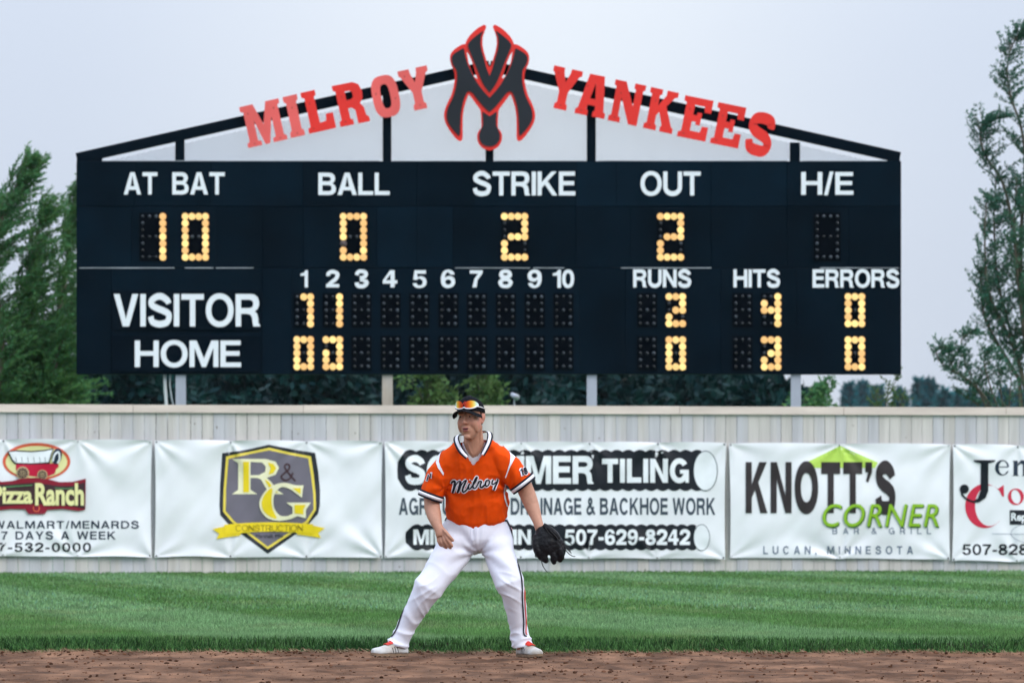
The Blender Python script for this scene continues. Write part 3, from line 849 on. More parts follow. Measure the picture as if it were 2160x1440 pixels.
b2.put('lettering', join(poly(Z2(curve_pts([(1120, 545), (1060, 590), (1025, 670), (1040, 745), (1100, 800), (1160, 815), (1125, 740), (1112, 650)], 3, True))), poly(Z2([(1318, 695), (1420, 695), (1398, 735), (1398, 780), (1318, 770)])), poly(Z2([(1300, 545), (1375, 545), (1372, 600)]))), i_yellow, 7, sh)
b2.put('lettering', block('&', 591, 624, 976, 1015, .12), i_dark, 4, sh)
for (mir) in (0, 1):
    fx = (lambda x_: 2175 - x_) if mir else (lambda x_: x_)
    b2.put('ribbon_tail', poly(Z2([(fx(x_), y_ + (8 if not mir else 0)) for x_, y_ in ((585, 902), (690, 880), (850, 880), (835, 960), (720, 975), (620, 992), (645, 945))])), i_yellow, 4 if mir else 4.2, sh)
rb2 = b2.put('ribbon', poly(Z2(curve_pts([(690, 872), (890, 856), (1090, 850), (1290, 855), (1485, 868)], 4) + curve_pts([(1480, 952), (1290, 938), (1090, 934), (890, 942), (695, 965)], 4))), i_yellow, 5.5, sh)
b2.put('lettering', block('CONSTRUCTION', 497, 639, 1106.5, 1119.5, .11, .10), i_olive, 6.8, rb2)
b2.put('lettering', txt('Marshall, MN', 540, 596, 1126, 1135, 0.0), i_black, 4, sh)

# --- third banner (corrugated pipes)
b3 = Banner(((811, 931), (1532, 934), (1530, 1179), (811, 1176)), 'widest white banner, with two black corrugated pipe shapes and a phone number', 5, 9.7)
def pipe(x0, x1, y0, y1, pitch):
    ins = pitch * .18
    up_, lo = [], []
    x = x0 + pitch * .6
    while x < x1 - pitch * .5:
        for k in range(8):
            a_ = math.pi * k / 8
            up_.append((x + pitch * k / 8, y0 + ins - ins * math.sin(a_)))
            lo.append((x + pitch * k / 8, y1 - ins + ins * math.sin(a_)))
        x += pitch
    left = [(x0 + pitch * .35, y1 - ins * 1.2 - (y1 - y0) * .08), (x0, y1 - (y1-y0)*.3), (x0 - 1, (y0+y1)/2), (x0, y0 + (y1-y0)*.3), (x0 + pitch * .35, y0 + ins * 1.2 + (y1-y0)*.08)]
    return poly(left + up_ + lo[::-1])
p1 = b3.put('pipe_shape', pipe(839, 1489, 948, 1035, 24.2), i_black, 1)
b3.put('pipe_mouth', poly(ell(1488, 992.5, 26, 42.5)), i_slate, 2.2, p1)
b3.put('pipe_mouth', poly(ell(1488, 992.5, 24.3, 40.8)), i_white, 3.4, p1)
b3.put('lettering', block('SCHOMMER', 854, 1252, 961, 1020, .25, .07), i_white, 2.2, p1)
b3.put('lettering', block('TILING', 1270, 1453, 967, 1017.5, .26, .10), i_white, 2.2, p1)
b3.put('lettering', block('AGRICULTURAL DRAINAGE & BACKHOE WORK', 841.5, 1509, 1049.5, 1085, .22, .13, .40), i_slate, 1)
p2 = b3.put('pipe_shape', pipe(856, 1478, 1105, 1160, 21.5), i_black, 1)
b3.put('pipe_mouth', poly(ell(1480, 1133, 17.5, 28)), i_slate, 2.2, p2)
b3.put('pipe_mouth', poly(ell(1480, 1133, 16.2, 26.7)), i_white, 3.4, p2)
b3.put('lettering', block('MILROY, MN', 872, 1120, 1116, 1148, .25, .08), i_white, 2.2, p2)
b3.put('lettering', block('507-629-8242', 1191, 1455.5, 1116, 1148.5, .24, .08), i_white, 2.2, p2)

# --- fourth banner (green roof)
b4 = Banner(((1537, 935), (2005, 937), (2004, 1180), (1540, 1176)), 'white banner with big dark letters under a lime green roof shape', 2, 14.2, 1.15)
b4.put('roof_shape', poly([(1772, 940), (1852, 975), (1846, 986), (1690, 986), (1700, 975)]), i_pale, 1)
b4.put('lettering', block("KNOTT'S", 1573, 1889, 974, 1081.5, .27, .14), i_brown, 2.2)
b4.put('lettering', txt('CORNER', 1737, 1982, 1064, 1113, 0.0, 0.22, 1.08), i_dgreen, 3.4)
b4.put('lettering', txt('CORNER', 1735, 1980, 1062, 1110, 0.0, 0.22, 1.08), i_lime, 4.6)
b4.put('lettering', block('BAR & GRILL', 1756, 1964.5, 1112.5, 1125.5, .16, 1.0, 1.2), i_grey, 1.2)
b4.put('lettering', block('LUCAN, MINNESOTA', 1610, 1926, 1151, 1168, .2, .75, .95), i_grey, 1)

# --- fifth banner (interlocked initials)
b5 = Banner(((2010, 937), (2420, 944), (2420, 1190), (2008, 1182)), 'white banner with a black and red pair of interlocked initials', 3, 21.9)
Z4 = lambda pts: [(1500 + p[0] * 0.3056, 900 + p[1] * 0.3056) for p in pts]
b5.put('lettering', poly(Z4(ell(1890, 545, 136, 152, 40, a0=R(38), a1=R(318))) + Z4([(2020, 400), (2022, 480), (2010, 478)]) + Z4(ell(1922, 543, 100, 140, 36, a0=R(312), a1=R(42)))), i_red, 1)
b5.put('lettering', join(poly(Z4([(1812, 228), (1962, 228), (1958, 240), (1914, 252), (1914, 440), (1895, 490), (1850, 520), (1812, 524), (1808, 512), (1840, 492), (1860, 440), (1862, 252), (1816, 240)])),
                         stroke(Z4([(1815, 518), (1770, 500), (1735, 470), (1728, 440)]), 4.0), poly(Z4(ell(1748, 428, 32, 32, 20)))), i_black, 2.4)
def ser_e(x, y, w_, h_, m_):
    b5.put('lettering', join(poly(ell(x, y, w_, h_, 30, a0=R(22), a1=R(360)) + ell(x + w_ * .12, y, w_ * .6, h_ * .84, 30, a0=R(360), a1=R(25))), stroke([(x - w_*.55, y - h_*.1), (x + w_ * .85, y - h_*.1)], 2.0, False)), m_, 1)
ser_e(2114, 986, 15, 16.5, i_navy)
def ser_n(x, y0, y1):
    return join(poly([(x, y0), (x + 11, y0), (x + 11, y1 - 2), (x + 14, y1), (x - 2, y1), (x + 2, y1 - 2), (x + 2, y0 + 3)]), poly([(x + 11.3, y0 + 6), (x + 18, y0 - 1), (x + 27, y0), (x + 31, y0 + 7), (x + 31, y1 - 2), (x + 34, y1), (x + 19, y1), (x + 22, y1 - 2), (x + 22, y0 + 8), (x + 17, y0 + 6), (x + 11.3, y0 + 11)]))
b5.put('lettering', ser_n(2136, 971, 1003), i_navy, 1)
b5.put('lettering', poly(ell(2143, 1047, 17, 17.5, 30), ell(2143, 1047, 9.5, 15, 30, rot=-.25)), i_red, 1)
rp = b5.put('name_plate', poly([(2130, 1075), (2260, 1077), (2260, 1107), (2130, 1106)]), i_black, 1)
b5.put('lettering', txt('Rep', 2133, 2165, 1081, 1103, 0.03), i_white, 2.2, rp)
b5.put('ring_line', poly(ell(2210, 1124, 78, 26, 40), ell(2210, 1124, 77, 25.2, 40)), i_grey, 1)
b5.put('ring_line', stroke([(2093, 1125), (2250, 1127)], 0.9, False), i_grey, 1.6)
b5.put('lettering', block('507-828', 2030, 2168, 1147, 1169.5, .2, .12), i_black, 1)

# ------------------------------------------------------------------ scoreboard
m_board = pmat('black painted sheet metal', (0.0016, 0.0078, 0.0150, 1), 0.5, 0.30, 1.6, spec=0.03, bump=0.03, bscale=6)
m_boards = [pmat('black painted sheet metal panel', (0.0016*k, 0.0078*k, 0.0150*k, 1), 0.5, 0.30, 1.3, spec=0.03, bump=0.04, bscale=5) for k in (0.82, 0.95, 1.05, 1.25)]
m_frame = pmat('black painted tube', (0.0012, 0.0055, 0.011, 1), 0.5, 0.2, 3, spec=0.03)
m_void = pmat('dark lamp recess', (0.0007, 0.0022, 0.0045, 1), 0.6, 0.2, 4, spec=0.02)
m_plate = pmat('black name plate', (0.0010, 0.0050, 0.0100, 1), 0.5, 0.3, 1.5, spec=0.03)
m_blet = pmat('white board lettering', (0.80, 0.84, 0.88, 1), 0.5, 0.03, 4, spec=0.3)
m_galv = pmat('galvanised post steel', (0.42, 0.45, 0.52, 1), 0.55, 0.15, 5, (1, 1, .3), metal=0.25)
m_tanp = pmat('rust stained post steel', (0.42, 0.36, 0.30, 1), 0.65, 0.25, 4, (1, 1, .4), metal=0.15, hue=(0.5, 0.5, 0.5, 1))
m_trim = pmat('bare aluminium trim', (0.45, 0.48, 0.52, 1), 0.4, 0.5, 1.2, (1, 1, 1), metal=0.6)
m_wire = pmat('galvanised mesh wire', (0.24, 0.30, 0.37, 1), 0.5, 0.1, 5, metal=0.3)
m_sred = pmat('red letter enamel', (0.80, 0.038, 0.030, 1), 0.4, 0.12, 1.5, spec=0.2)
m_sred2 = pmat('red letter enamel with painted sky sheen', (0.82, 0.125, 0.115, 1), 0.35, 0.15, 1.2, spec=0.3)  # paler copy of the red: sky reflection painted into some letters
m_eblk = pmat('black emblem enamel', (0.010, 0.013, 0.019, 1), 0.28, 0.3, 1.2, spec=0.35)
m_bolt = pmat('bolt heads', (0.30, 0.02, 0.02, 1), 0.5, 0.1, 5)
m_glow = pmat('lit lamp reflector', (0.02, 0.01, 0.004, 1), 0.6, 0.0, 4, spec=0.1, emit=(1.0, 0.36, 0.045, 1), emit_s=0.50)
m_core = pmat('lit lamp bulb', (0.02, 0.02, 0.02, 1), 0.4, 0.0, 4, spec=0.1, emit=(1.0, 0.68, 0.27, 1), emit_s=1.18)
m_off = pmat('unlit lamp glass', (0.022, 0.028, 0.036, 1), 0.2, 0.6, 3, island=0.8, spec=0.3)

sbd = thing('scoreboard', BB(1031, 0, 0) * Vector((1, 1, 0)) if False else Vector((BB(1031, 800).x, YB, 0)), 'wide black baseball scoreboard with lit amber digits and a red lettered gable on top', 'scoreboard')
# cabinet
bm = bmesh.new()
a, b_ = BB(161, 340), BB(1901, 789)
box(bm, a.x, b_.x, YB + 0.02, YB + 0.34, b_.z, a.z)
mk('cabinet', bm, m_board, sbd)
rows = [(340, 435), (435.5, 564.5), (566, 789)]
cols = [[161, 285, 445, 640, 880, 1000, 1215, 1300, 1500, 1660, 1901], [161, 278, 455, 555, 640, 795, 880, 955, 1100, 1215, 1330, 1500, 1660, 1790, 1901], [161, 235, 553, 615, 1222, 1320, 1520, 1680, 1901]]
for (y0, y1), cs in zip(rows, cols):
    for x0, x1 in zip(cs[:-1], cs[1:]):
        bm = bmesh.new()
        p, q = BB(x0 + .35, y0 + .3), BB(x1 - .35, y1 - .3)
        box(bm, p.x, q.x, YB + random.uniform(-.0, .008), YB + 0.015, q.z, p.z)
        bmesh.ops.bevel(bm, geom=[e for e in bm.edges], offset=0.004, segments=1, affect='EDGES')
        mk('face_panel', bm, random.choice(m_boards), sbd)
# team name plates
for (x0, x1, y0, y1) in ((236, 551, 613, 697), (236, 551, 708, 784)):
    bm = bmesh.new(); p, q = BB(x0, y0), BB(x1, y1)
    box(bm, p.x, q.x, YB - 0.02, YB - 0.004, q.z, p.z)
    bmesh.ops.bevel(bm, geom=[e for e in bm.edges], offset=0.004, segments=1, affect='EDGES')
    mk('name_plate', bm, m_plate, sbd)
# ledge trim between the two tiers
for x0, x1 in ((168, 368), (390, 450), (456, 535), (960, 1118), (1125, 1190), (1310, 1500), (1730, 1896)):
    bm = bmesh.new(); p, q = BB(x0, 564.2), BB(x1, 565.9)
    box(bm, p.x, q.x, YB - 0.012, YB - 0.001 + .0, q.z, p.z)
    mk('ledge_trim', bm, m_trim, sbd)
for x0, x1 in ((215, 800), (828, 1022), (1042, 1236), (1260, 1660), (1692, 1870)):
    bm = bmesh.new(); p, q = BB(x0, 338.6), BB(x1, 340)
    box(bm, p.x, q.x, YB + 0.01, YB + .06, q.z + .001, p.z)
    mk('top_flashing', bm, m_trim, sbd)
# white lettering
for s_, x0, x1, y0, y1 in (('AT', 261, 332, 363.5, 410.5), ('BAT', 363.5, 474, 363.5, 410.5), ('BALL', 671.5, 822, 364.5, 411.5), ('STRIKE', 997, 1213.5, 362, 412.5),
                           ('OUT', 1351, 1478, 362, 412.5), ('H/E', 1690, 1800, 363, 411), ('VISITOR', 240, 549, 620, 688.5), ('HOME', 284.5, 508.5, 718, 774),
                           ('1', 634, 649.5, 570, 606), ('2', 688, 715.5, 570, 606), ('3', 748, 777, 569, 607), ('4', 807.5, 838, 570, 606), ('5', 870.5, 900, 570, 607), ('6', 930, 960, 569, 607),
                           ('7', 991, 1018, 570, 606), ('8', 1051, 1081.5, 569, 607), ('9', 1113, 1142.5, 569, 607), ('10', 1166, 1211, 569, 607),
                           ('RUNS', 1335.5, 1458, 568, 606), ('HITS', 1547, 1645.5, 568, 606), ('ERRORS', 1714, 1897, 568, 606.5)):
    applied('lettering', block(s_, x0, x1, y0, y1, .205 if y1 - y0 > 40 else .225, .075), BB, 0.024 if s_ in ('VISITOR', 'HOME') else 0.006, m_blet, sbd, nvec=NB)

# lamp digits
bm = bmesh.new()
bmesh.ops.create_cone(bm, cap_ends=True, segments=18, radius1=0.056, radius2=0.05, depth=0.012, matrix=Matrix.Rotation(R(90), 4, 'X'))
for f in bm.faces: f.material_index = 0
k0 = len(bm.faces)
bmesh.ops.create_uvsphere(bm, u_segments=14, v_segments=8, radius=1, matrix=Matrix.Translation((0, -0.006, 0)) @ Matrix.Diagonal((0.038, 0.03, 0.038, 1)))
bm.faces.ensure_lookup_table()
for f in bm.faces[k0:]: f.material_index = 1
me_lit = bpy.data.meshes.new('lamp'); bm.to_mesh(me_lit); bm.free()
me_lit.materials.append(m_glow); me_lit.materials.append(m_core)
me_lits = [me_lit]
for g_, c_, e0, e1 in ((0.40, 0.74, .55, 1.30), (0.31, 0.60, .42, 1.0), (0.36, 0.66, .48, 1.1)):
    m_ = me_lit.copy(); m_.materials.clear()
    m_.materials.append(pmat('lit lamp reflector', (0.02, 0.01, 0.004, 1), 0.6, 0.0, 4, spec=0.1, emit=(1.0, g_, g_ * .12, 1), emit_s=e0))
    m_.materials.append(pmat('lit lamp bulb', (0.02, 0.02, 0.02, 1), 0.4, 0.0, 4, spec=0.1, emit=(1.0, c_, c_ * .38, 1), emit_s=e1))
    for q_, f_ in zip(me_lit.polygons, m_.polygons): f_.material_index = q_.material_index
    me_lits.append(m_)
me_dim = me_lit.copy(); me_dim.materials.clear(); [me_dim.materials.append(pmat('failing lamp glass', (0.10, 0.075, 0.08, 1), 0.3, 0.1, 5, spec=0.3))]
S8 = {(r, c) for r in (0, 2, 4) for c in range(3)} | {(r, c) for r in (1, 3) for c in (0, 2)}
B8 = {(r, c) for r in (0, 3, 6) for c in range(4)} | {(r, c) for r in (1, 2, 4, 5) for c in (0, 3)}
row = lambda r, cs: {(r, c) for c in cs}
big = {'': set(), '1': {(r, 3) for r in range(7)}, '0': B8 - {(3, 1), (3, 2)}, '0x': B8 - {(3, 1), (3, 2), (4, 0)},
       '2': row(0, range(4)) | row(1, [3]) | row(2, [3]) | row(3, [1, 2, 3]) | row(4, [0]) | row(5, [0]) | row(6, range(4))}
sml = {'': set(), '0': S8 - {(2, 1)}, '1': {(r, 2) for r in range(5)}, '7': {(r, 2) for r in range(5)} | {(0, 1)},
       '2b': row(0, range(3)) | row(1, [2]) | row(2, [0, 2]) | row(3, [0, 2]) | row(4, range(3)),
       '2': row(0, range(3)) | row(1, [2]) | row(2, [1, 2]) | row(3, [0]) | row(4, range(3)),
       '4': row(0, [2]) | row(1, [0, 2]) | row(2, range(3)) | row(3, [2]) | row(4, [2]),
       '3': row(0, range(3)) | row(1, [2]) | row(2, [1, 2]) | row(3, [0, 2]) | row(4, range(3))}
def display(cx_, y_top, nr, nc, grid, lit, px_=14.3, py_=14.2):
    bm = bmesh.new()
    hw = (nc - 1) * px_ / 2 + 7.0
    p, q = BB(cx_ - hw, y_top - 8), BB(cx_ + hw, y_top + (nr - 1) * py_ + 8)
    box(bm, p.x, q.x, YB - 0.012, YB - 0.002, q.z, p.z)
    dd = mk('digit_display', bm, m_void, sbd)
    ub = bmesh.new()
    for (r, c) in sorted(grid):
        w_ = BB(cx_ + (c - (nc - 1) / 2) * px_, y_top + r * py_, 0.018)
        if (r, c) in lit or (lit is big['0x'] and (r, c) == (4, 0)):
            o = bpy.data.objects.new('lamp', random.choice(me_lits) if (r, c) in lit else me_dim)
            o.location = w_
            finish(o, None); o.parent = dd
        else:
            bmesh.ops.create_uvsphere(ub, u_segments=10, v_segments=6, radius=1, matrix=Matrix.Translation(w_) @ Matrix.Diagonal((0.03, 0.022, 0.03, 1)))
    if ub.verts:
        mk('unlit_lamp_grid', ub, m_off, dd, smooth=True)
    else: ub.free()
for cx_, g in ((322.5, '1'), (412.4, '0'), (745.8, '0x'), (1085.7, '2'), (1414.6, '2'), (1744.7, '')):
    display(cx_, 456.5, 7, 4, B8, big[g], 14.25, 14.3)
inn = [641, 702.3, 762.5, 824, 884.5, 946, 1006, 1067, 1128, 1188.5]
for k, cx_ in enumerate(inn):
    display(cx_, 626, 5, 3, S8, sml[{0: '7', 1: '1'}.get(k, '')])
    display(cx_, 716, 5, 3, S8, sml[{0: '0', 1: '2b'}.get(k, '')])
for cx_, v_, h_ in ((1365, '', ''), (1425.7, '2', '0'), (1566, '', ''), (1626.6, '4', '3'), (1803.5, '0', '0')):
    display(cx_, 625.5, 5, 3, S8, sml[v_]); display(cx_, 716.5, 5, 3, S8, sml[h_])

# gable frame
for (p, q) in (((161, 333.5), (1033, 138.5)), ((1033, 138.5), (1899, 331.5))):
    bm = bmesh.new(); bar(bm, BB(p[0], p[1], -.12), BB(q[0], q[1], -.12), 0.165, 0.12)
    mk('gable_beam', bm, m_frame, sbd)
for x0, x1, y0 in ((369, 388, 292), (807, 825, 196), (1024, 1041, 150), (1238, 1257, 196), (1667, 1688, 300)):
    bm = bmesh.new(); p, q = BB(x0, y0), BB(x1, 340)
    box(bm, p.x, q.x, YB + 0.07, YB + 0.19, q.z + .001, p.z)
    mk('gable_strut', bm, m_frame, sbd)
# end gussets
for x0, x1, x2, yy in ((161, 215, 161, 322), (1899, 1872, 1899, 319)):
    applied('gusset', poly([(x0, 339.5), (x1, 339.5), (x1, 328 if x0 < 500 else 327), (x2, yy + 3)]), BB, -0.1, m_frame, sbd, thick=0.03, nvec=NB)
# mesh infill
bm = bmesh.new()
def gable_top(x): return 340 - max(0.0, ((x - 161) if x < 1033 else (1899 - x)) * 0.2245 - 12)
def clip_wire(x0, y0, sx, sy):
    pts = []
    for k in range(0, 600):
        x, y = x0 + sx * k * 3.0, y0 + sy * k * 3.0
        if 200 < x < 1875 and gable_top(x) < y < 339: pts.append((x, y))
        elif pts: break
    return pts
for s_ in (1, -1):
    xx = -200
    while xx < 2300:
        pts = clip_wire(xx, 339, s_ * 1.0, -0.62)
        if len(pts) > 1:
            p, q = BB(*pts[0], -.13 - .004 * s_), BB(*pts[-1], -.13 - .004 * s_)
            bar(bm, p, q, 0.0048, 0.003)
        xx += 7.2
mk('mesh_screen', bm, m_wire, sbd)

# red letters bolted over the beam
GL = {
 'M': [[(0,0),(.36,0),(.36,.1),(.28,.13),(.28,.62),(.44,0),(.56,0),(.73,.62),(.73,.13),(.65,.1),(.65,0),(1,0),(1,.1),(.94,.14),(.94,.86),(1,.9),(1,1),(.66,1),(.5,.48),(.34,1),(0,1),(0,.88),(.07,.85),(.07,.14),(0,.1)]],
 'I': [[(0,0),(1,0),(1,.12),(.85,.17),(.85,.83),(1,.88),(1,1),(0,1),(0,.88),(.15,.83),(.15,.17),(0,.12)]],
 'L': [[(0,0),(1,0),(1,.38),(.74,.38),(.7,.22),(.47,.2),(.45,.84),(.53,.88),(.53,1),(0,1),(0,.88),(.1,.85),(.1,.15),(0,.12)]],
 'R': [[(0,0),(.46,0),(.46,.12),(.38,.15),(.38,.4),(.5,.4),(.6,.33),(.6,0),(1,0),(1,.12),(.92,.16),(.9,.36),(.8,.47),(.92,.58),(.95,.75),(.88,.92),(.7,1),(0,1),(0,.88),(.08,.85),(.08,.15),(0,.12)], [(.38,.6),(.38,.81),(.54,.81),(.62,.76),(.62,.65),(.54,.6)]],
 'O': [ell(.5,.5,.5,.5,40,2.9), ell(.5,.5,.17,.29,28,2.9)],
 'Y': [[(.28,0),(.72,0),(.72,.12),(.65,.16),(.65,.42),(.92,.84),(1,.88),(1,1),(.62,1),(.6,.88),(.5,.66),(.4,.88),(.38,1),(0,1),(0,.88),(.06,.84),(.35,.42),(.35,.16),(.28,.12)]],
 'A': [[(0,0),(.42,0),(.42,.12),(.36,.15),(.38,.26),(.62,.26),(.64,.15),(.58,.12),(.58,0),(1,0),(1,.12),(.93,.15),(.75,1),(.25,1),(.07,.15),(0,.12)], [(.41,.42),(.59,.42),(.5,.8)]],
 'N': [[(0,0),(.38,0),(.38,.12),(.3,.15),(.3,.6),(.66,0),(.94,0),(.94,.85),(1,.88),(1,1),(.64,1),(.64,.88),(.7,.85),(.7,.45),(.36,1),(0,1),(0,.88),(.07,.85),(.07,.15),(0,.12)]],
 'K': [[(0,0),(.43,0),(.43,.12),(.36,.15),(.36,.36),(.44,.45),(.6,.15),(.56,.12),(.56,0),(1,0),(1,.12),(.93,.15),(.64,.62),(.88,.86),(.97,.88),(.97,1),(.58,1),(.58,.88),(.36,.6),(.36,.85),(.43,.88),(.43,1),(0,1),(0,.88),(.08,.85),(.08,.15),(0,.12)]],
 'E': [[(0,0),(1,0),(1,.34),(.78,.34),(.74,.19),(.4,.19),(.4,.42),(.54,.42),(.54,.35),(.7,.35),(.7,.65),(.54,.65),(.54,.58),(.4,.58),(.4,.82),(.74,.82),(.78,.68),(1,.68),(1,1),(0,1),(0,.88),(.1,.85),(.1,.15),(0,.12)]],
}
sc_ = [(.84,.66),(.82,.82),(.55,.885),(.24,.84),(.16,.68),(.32,.55),(.7,.44),(.86,.28),(.74,.13),(.45,.115),(.2,.18),(.15,.34)]
SV, SF = stroke(sc_, .27)
for ch, bl, w_, u_, sky_sheen in (('M', (524, 313), (83, -19), (-19.5, -86), 1), ('I', (614, 292), (30, -7), (-18, -86), 1), ('L', (652.5, 283), (57, -13), (-19, -86), 0), ('R', (718.5, 268.5), (62.5, -12.5), (-19, -86), 0),
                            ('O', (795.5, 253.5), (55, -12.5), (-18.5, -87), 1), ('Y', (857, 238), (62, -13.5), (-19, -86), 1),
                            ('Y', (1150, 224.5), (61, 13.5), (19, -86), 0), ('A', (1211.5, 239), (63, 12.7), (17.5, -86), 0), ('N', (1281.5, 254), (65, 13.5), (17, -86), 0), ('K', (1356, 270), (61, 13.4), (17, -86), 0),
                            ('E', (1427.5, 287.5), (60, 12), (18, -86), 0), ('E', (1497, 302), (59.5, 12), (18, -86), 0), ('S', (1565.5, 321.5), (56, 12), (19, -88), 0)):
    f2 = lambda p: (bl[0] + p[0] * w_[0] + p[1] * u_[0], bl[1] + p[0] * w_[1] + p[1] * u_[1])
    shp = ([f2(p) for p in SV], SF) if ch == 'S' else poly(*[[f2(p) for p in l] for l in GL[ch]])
    lo = applied('sign_letter', shp, BB, 0.02, m_sred2 if sky_sheen else m_sred, sbd, thick=0.03, nvec=NB)
    for bp in {'M': ((.18,.07),(.18,.8),(.83,.07),(.83,.8)), 'I': ((.5,.08),(.5,.7)), 'O': ((.16,.6),(.84,.4)), 'Y': ((.5,.1),(.2,.85))}.get(ch, ((.2,.1),(.25,.7))):
        q = f2(bp)
        applied('bolt', poly(ell(q[0], q[1], 1.5, 1.5, 8)), BB, 0.053, m_bolt, lo, nvec=NB)

# emblem
ZE = lambda pts: [(900 + p[0] * 0.2152, 30 + p[1] * 0.2152) for p in pts]
mir = lambda pts: [(1234 - p[0], p[1]) for p in pts][::-1]
oL = curve_pts([(562, 108), (500, 142), (430, 205), (395, 255), (378, 298)], 4) + curve_pts([(350, 300), (310, 322), (265, 355), (235, 395), (228, 440), (240, 500), (262, 545), (274, 590), (276, 640), (262, 720), (240, 800), (210, 860), (182, 930), (170, 990), (178, 1050), (205, 1110), (245, 1170), (290, 1225), (322, 1246), (347, 1236), (354, 1195), (353, 1110), (356, 1000), (368, 920), (388, 850), (412, 788)], 3) + curve_pts([(440, 822), (480, 878), (522, 935), (531, 975), (535, 1040), (535, 1118), (514, 1142), (497, 1180), (495, 1225), (510, 1270), (548, 1315), (617, 1340)], 3)
tip = [(617, 520), (600, 505), (582, 440), (560, 370), (547, 300), (550, 230), (566, 180), (584, 135), (580, 114)]
outer = oL + mir(oL[:-1]) + [(1234 - p[0], p[1]) for p in tip[::-1]] + tip[1:]
holes = [[(394, 372), (418, 408), (446, 475), (474, 560), (497, 640), (466, 618), (434, 548), (409, 470)]]
holes.append(mir(holes[0]))
em = applied('emblem', poly(ZE(outer), ZE(holes[0]), ZE(holes[1])), BB, 0.03, m_sred, sbd, thick=0.03, nvec=NB)
pl = []
hl = curve_pts([(556, 168), (515, 195), (460, 238), (420, 278), (404, 318), (430, 385), (465, 470), (500, 560), (532, 640), (565, 705), (617, 776)], 3)
hr = [(617, 612), (590, 545), (562, 440), (538, 360), (528, 290), (533, 225)]
pl.append(ZE(hl + mir(hl[:-1]) + [(1234 - p[0], p[1]) for p in hr[::-1]] + hr[1:]))
ml = curve_pts([(360, 338), (305, 368), (257, 405), (246, 450), (262, 505), (290, 550), (298, 600), (296, 660), (285, 730), (262, 810), (235, 868), (206, 930), (196, 1000), (207, 1055), (240, 1110), (290, 1170), (324, 1192), (330, 1100), (335, 1000), (346, 920), (366, 840), (396, 772), (420, 757)], 3) + [(452, 778), (500, 842), (560, 912), (617, 965)]
mu = [(617, 822), (560, 762), (510, 698), (450, 600), (405, 500), (380, 420), (366, 350)]
pl.append(ZE(ml + mir(ml[:-1]) + [(1234 - p[0], p[1]) for p in mu[::-1]] + mu[1:]))
st = [(548, 958), (617, 1006)]
sl_ = [(548, 958), (552, 1040), (552, 1095), (530, 1140), (514, 1185), (518, 1235), (545, 1275), (580, 1295), (617, 1300)]
pl.append(ZE(sl_ + mir(sl_[:-1]) + [(617, 1004)]))
for q in pl:
    applied('emblem_plate', poly(q), BB, 0.066, m_eblk, em, thick=0.012, nvec=NB)

# posts and conduits
for x0, x1, mm_ in ((370, 391, m_galv), (806, 828, m_tanp), (1238, 1259, m_galv), (1669, 1690, m_galv)):
    bm = bmesh.new(); p, q = BB(x0, 790), BB(x1, 790)
    xm = (p.x + q.x) / 2
    box(bm, p.x, q.x, YB + 0.06, YB + 0.075, -0.06, p.z)
    box(bm, p.x, q.x, YB + 0.205, YB + 0.22, -0.06, p.z)
    box(bm, xm - .006, xm + .006, YB + 0.075, YB + 0.205, -0.06, p.z)
    mk('post', bm, mm_, sbd)
m_cond = pmat('pale conduit', (0.6, 0.64, 0.66, 1), 0.5, 0.1, 8)
bm = bmesh.new(); tube(bm, [BB(346, 785, -.15), BB(347, 815, -.15), BB(349, 845, -.15), BB(352, 900, -.15), BB(352, 1180, -.15)], 0.026, n=8)
mk('conduit', bm, m_cond, sbd, smooth=True)
bm = bmesh.new(); tube(bm, [BB(358, 785, -.15), BB(357, 812, -.15), BB(361, 838, -.15), BB(366, 860, -.15), BB(366, 1180, -.15)], 0.012, n=8)
mk('conduit', bm, m_cond, sbd, smooth=True)

# ------------------------------------------------------------------ trees
def leafmat(name, c, hue, tr_=0.3):
    return pmat(name, c, 0.55, 0.25, 0.9, island=0.45, hue=hue, spec=0.12, transl=tr_, detail=3)
m_leaf = leafmat('willow leaves', (0.135, 0.295, 0.085, 1), (0.060, 0.175, 0.075, 1))
m_leaf2 = leafmat('poplar leaves', (0.085, 0.215, 0.115, 1), (0.045, 0.14, 0.10, 1))
m_leaf3 = leafmat('light shrub leaves', (0.12, 0.20, 0.06, 1), (0.06, 0.13, 0.045, 1))
m_leaf4 = leafmat('dark spruce needles', (0.0030, 0.034, 0.030, 1), (0.0015, 0.018, 0.022, 1), 0.05)
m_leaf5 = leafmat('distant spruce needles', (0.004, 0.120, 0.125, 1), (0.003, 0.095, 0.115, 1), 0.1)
m_bark = pmat('grey brown bark', (0.11, 0.10, 0.075, 1), 0.9, 0.3, 12, (1, 1, .3), bump=0.4, spec=0.1)
m_twig = pmat('green brown twigs', (0.085, 0.10, 0.05, 1), 0.8, 0.2, 12, spec=0.1)

def leaf_quads(P0, D, L, W, N):
    """lens-shaped leaves: base, direction, length, width, side vector"""
    P0, D, N = np.asarray(P0), np.asarray(D), np.asarray(N)
    L = np.asarray(L)[:, None]; W = np.asarray(W)[:, None]
    a = P0; b = P0 + D * L * .45 + N * W * .5; c = P0 + D * L; d = P0 + D * L * .45 - N * W * .5
    return np.stack([a, b, c, d], 1).reshape(-1, 3)

